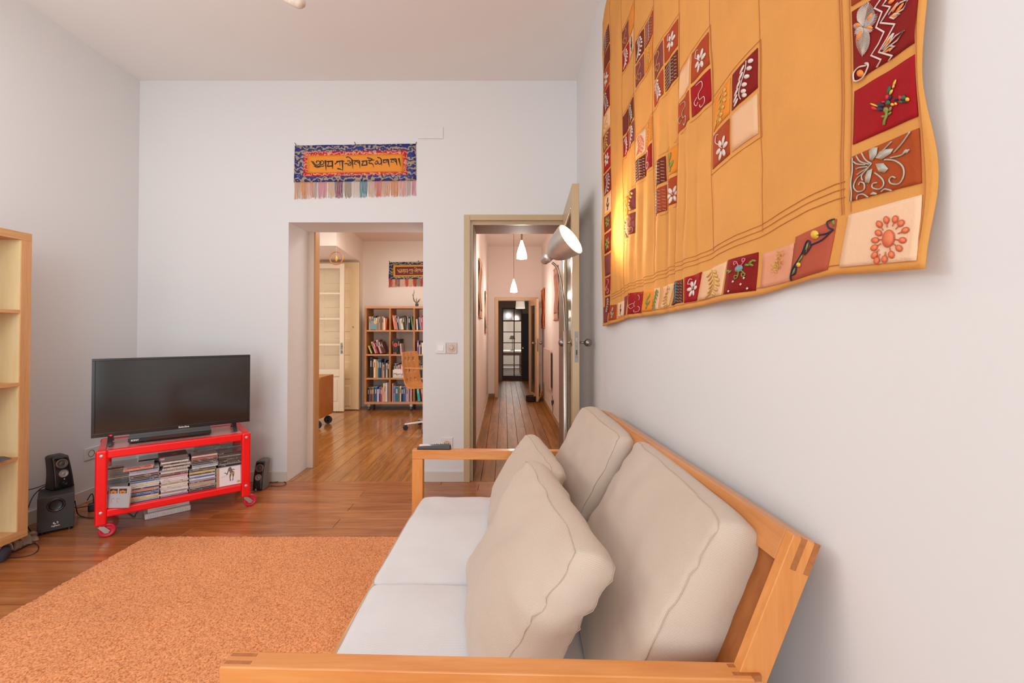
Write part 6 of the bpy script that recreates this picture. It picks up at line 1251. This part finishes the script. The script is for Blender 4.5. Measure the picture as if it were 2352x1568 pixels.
arm0 = bs0+sdw*.02+fw*.03+Vector((0, 0, PY(937, 846, 5.5).z))
MB().prism([arm0, arm0+fw*.10+sdw*-.04, arm0+fw*.34+sdw*-.05, arm0+fw*.34+sdw*.06, arm0+fw*.1+sdw*.05], (0, 0, .02)).build('armrest', bent, ch, bevel=.006)
sil_m = mat('silver_star_base', 'C8C0BA', .35, .5)
for i in range(5):
    a = math.radians(196+72*i); dr_ = Vector((math.cos(a), math.sin(a), 0)); sd_ = Vector((-dr_.y, dr_.x, 0))
    q = [cpx+sd_*-.022+Vector((0, 0, .085)), cpx+sd_*.022+Vector((0, 0, .085)), cpx+dr_*.29+sd_*.014+Vector((0, 0, .062)), cpx+dr_*.29-sd_*.014+Vector((0, 0, .062)), cpx+sd_*-.018+Vector((0, 0, .115)), cpx+sd_*.018+Vector((0, 0, .115)), cpx+dr_*.29+sd_*.010+Vector((0, 0, .078)), cpx+dr_*.29-sd_*.010+Vector((0, 0, .078))]
    lg = MB().hexa([q[0], q[3], q[2], q[1], q[4], q[7], q[6], q[5]]).build('leg', sil_m, ch, bevel=.004)
    c = cpx+dr_*.28; b = MB()
    for s_ in (-.02, .004): b.lathe(c+sd_*s_+Vector((0, 0, .030)), sd_, [(0, 0), (.024, 0), (.03, .003), (.03, .013), (.024, .016), (0, .016)], 16)
    b.cyl(c+Vector((0, 0, .03)), c+Vector((0, 0, .066)), .007, n=8); b.build('castor', blk, lg, smooth=False)
# orange cabinet on castors behind the left jamb
cq = PZ(733, 962.5, .115); oc = wood('orange_cabinet_wood', 'B8702E', '9A5A22', .4, 2, (1.5, 12, 12), 0, .2, .02); Yc = 5.45
xr_, zt5, zb5 = PY(735.6, 900, Yc).x, PY(735, 866.5, Yc).z, PY(735, 962, Yc).z
cbn = thing('cabinet', 'orange wooden cabinet on black castors just inside the study', 'cabinet', (xr_-.2, Yc+.2, 0))
MB().bb(xr_-.42, xr_, Yc, Yc+.42, zb5, zt5).build('body', oc, cbn, bevel=.003); MB().bb(xr_-.42, xr_, Yc-.004, Yc, zt5-.02, zt5).build('top_edge', beech, cbn); MB().bb(xr_-.40, xr_-.02, Yc-.012, Yc-.001, zb5+.02, zt5-.03).build('door', oc, cbn, bevel=.003)
for x in (xr_-.045, xr_-.37):
    for y in (Yc+.03, Yc+.36):
        cb5 = MB().cyl((x, y, zb5), (x, y, .06), .008, n=8).build('castor', steel, cbn); MB().lathe((x, y-.012, .052), (0, 1, 0), [(0, 0), (.02, 0), (.022, .004), (.036, .004), (.042, 0), (.051, .003), (.051, .021), (.042, .024), (0, .024)], 22).build('wheel', blk, cb5, smooth=True)
# glazed leaf and panelled shutter of the study balcony
ivory = mat('ivory_gloss_paint', 'E3CFB2', .4, var=.03, vs=3); tanp = mat('tan_shutter_paint', 'D8BC90', .45, var=.04, vs=3)
Y6 = 6.62; xr6, xi6 = PY(790, 800, Y6).x, PY(779.5, 800, Y6).x; xl6 = xr6-.86; zt6, zb6 = PY(760, 605, Y6).z, .012
gl = bpy.data.objects.new('door_5', None); C.objects.link(gl); gl.location = (xr6, Y6, 0); struct(gl)
def bx6(x0, x1, z0, z1, nm='rail', m=ivory, y0=0, y1=.04, par=gl, bev=.003): return MB().bb(x0, x1, Y6+y0, Y6+y1, z0, z1).build(nm, m, par, bevel=bev)
bx6(xi6, xr6, zb6, zt6, 'stile'); bx6(xl6, xl6+.07, zb6, zt6, 'stile')
mz = [PY(760, y, Y6).z for y in (616, 673.5, 732, 791.5, 848)]
bx6(xl6+.07, xi6, mz[0], zt6, 'top_rail'); bx6(xl6+.07, xi6, PY(760, 864, Y6).z, mz[4], 'lock_rail'); bx6(xl6+.07, xi6, zb6, zb6+.10, 'bottom_rail')
for z in mz[1:4]: bx6(xl6+.07, xi6, z-.014, z+.014, 'glazing_bar', y0=.008, y1=.032)
for za_, zb_ in zip(mz[1:], mz): bx6(xl6+.07, xi6, za_, zb_, 'pane', glass_t, .018, .022, bev=0)
bx6(xl6+.07, xi6, zb6+.10, PY(760, 864, Y6).z, 'door_panel', y0=.014, y1=.026)
bx6(xl6+.13, xi6-.035, zb6+.15, PY(760, 872, Y6).z, 'raised_field', y0=.008, y1=.016)
for yy, hh_ in ((795, .05), (808, .025)):
    c = PY(784.5, yy, Y6); MB().bb(c.x-.014, c.x+.014, Y6-.006, Y6, c.z-hh_, c.z+hh_).build('lock_plate', nick2, gl); MB().cyl((c.x, Y6-.03, c.z), (c.x, Y6-.006, c.z), .010, n=12).build('knob', nick, gl)
Y7 = 6.78; sh = bpy.data.objects.new('door_6', None); C.objects.link(sh); sh.location = (xr6, Y7, 0); struct(sh)
xa7, xb7 = PY(730, 800, Y7).x-.2, PY(824.6, 800, Y7).x; zt7 = PY(800, 602.5, Y7).z
MB().bb(xa7, xb7, Y7, Y7+.035, .012, zt7).build('shutter_leaf', tanp, sh, bevel=.003)
for y0_, y1_ in ((612, 652), (667, 707), (720, 762), (776, 816), (830, 871), (885, 933)):
    for xa, xb in ((PY(744, 800, Y7).x, PY(781, 800, Y7).x), (PY(785, 800, Y7).x, PY(805.5, 800, Y7).x)):
        zz0, zz1 = PY(760, y1_, Y7).z, PY(760, y0_, Y7).z
        b = MB(); e = .012; yf = Y7
        b.add([(xa, yf, zz0), (xb, yf, zz0), (xb, yf, zz1), (xa, yf, zz1), (xa+e, yf-.008, zz0+e), (xb-e, yf-.008, zz0+e), (xb-e, yf-.008, zz1-e), (xa+e, yf-.008, zz1-e)], [(0, 1, 5, 4), (1, 2, 6, 5), (2, 3, 7, 6), (3, 0, 4, 7), (4, 5, 6, 7)])
        b.build('raised_panel', tanp, sh)
c = PY(811, 751, Y7); MB().bb(c.x-.005, c.x+.005, Y7-.002, Y7, c.z-.014, c.z+.014).build('keyhole', ink, sh)
st_m = mat('striped_stone', '7A716C', .5, var=.1); sp_ = PZ(771, 945.5, 0); ds = thing('door_stop', 'grey and white striped fabric door stop at the glazed door foot', 'door stop', sp_)
MB().sphere(sp_+Vector((0, 0, .034)), .034, 20, 12, (1.75, .9, 1)).build('stop_body', st_m, ds, smooth=True)
for x in (-.03, 0, .03): MB().tube([sp_+Vector((x, .9*.0345*math.sqrt(max(.1, 1-(x/.06)**2))*math.cos(t), .034+.0345*math.sqrt(max(.1, 1-(x/.06)**2))*math.sin(t))) for t in [2*PI*i/20 for i in range(20)]], .004, 5, closed=True).build('stripe', white_p, ds, smooth=True)
# wooden ring mobile
Ym_ = 5.45; c = PY(772.4, 592.6, Ym_); rm = 15*Ym_/F; om = mat('cherry_ring', 'B4652E', .4, var=.1, vs=30)
rg_ = thing('ring_mobile', 'wooden ring mobile with a wooden bead hanging in the study', 'mobile', (c.x, Ym_, c.z+rm))
MB().tube([c+Vector((rm*math.cos(t), .01*math.sin(t*1), rm*math.sin(t))) for t in [2*PI*i/36 for i in range(36)]], .0065, 8, closed=True).build('ring', om, rg_, smooth=True)
MB().lathe(c+Vector((0, 0, -.045)), (0, 0, 1), [(0, 0), (.008, .008), (.016, .03), (.016, .05), (.007, .075), (0, .08)], 14).build('bead', mat('honey_bead', 'D08A34', .35), rg_, smooth=True)
MB().cyl(c+Vector((0, 0, .03)), (c.x, Ym_, ZS), .0014, n=6).build('thread', thread, rg_)
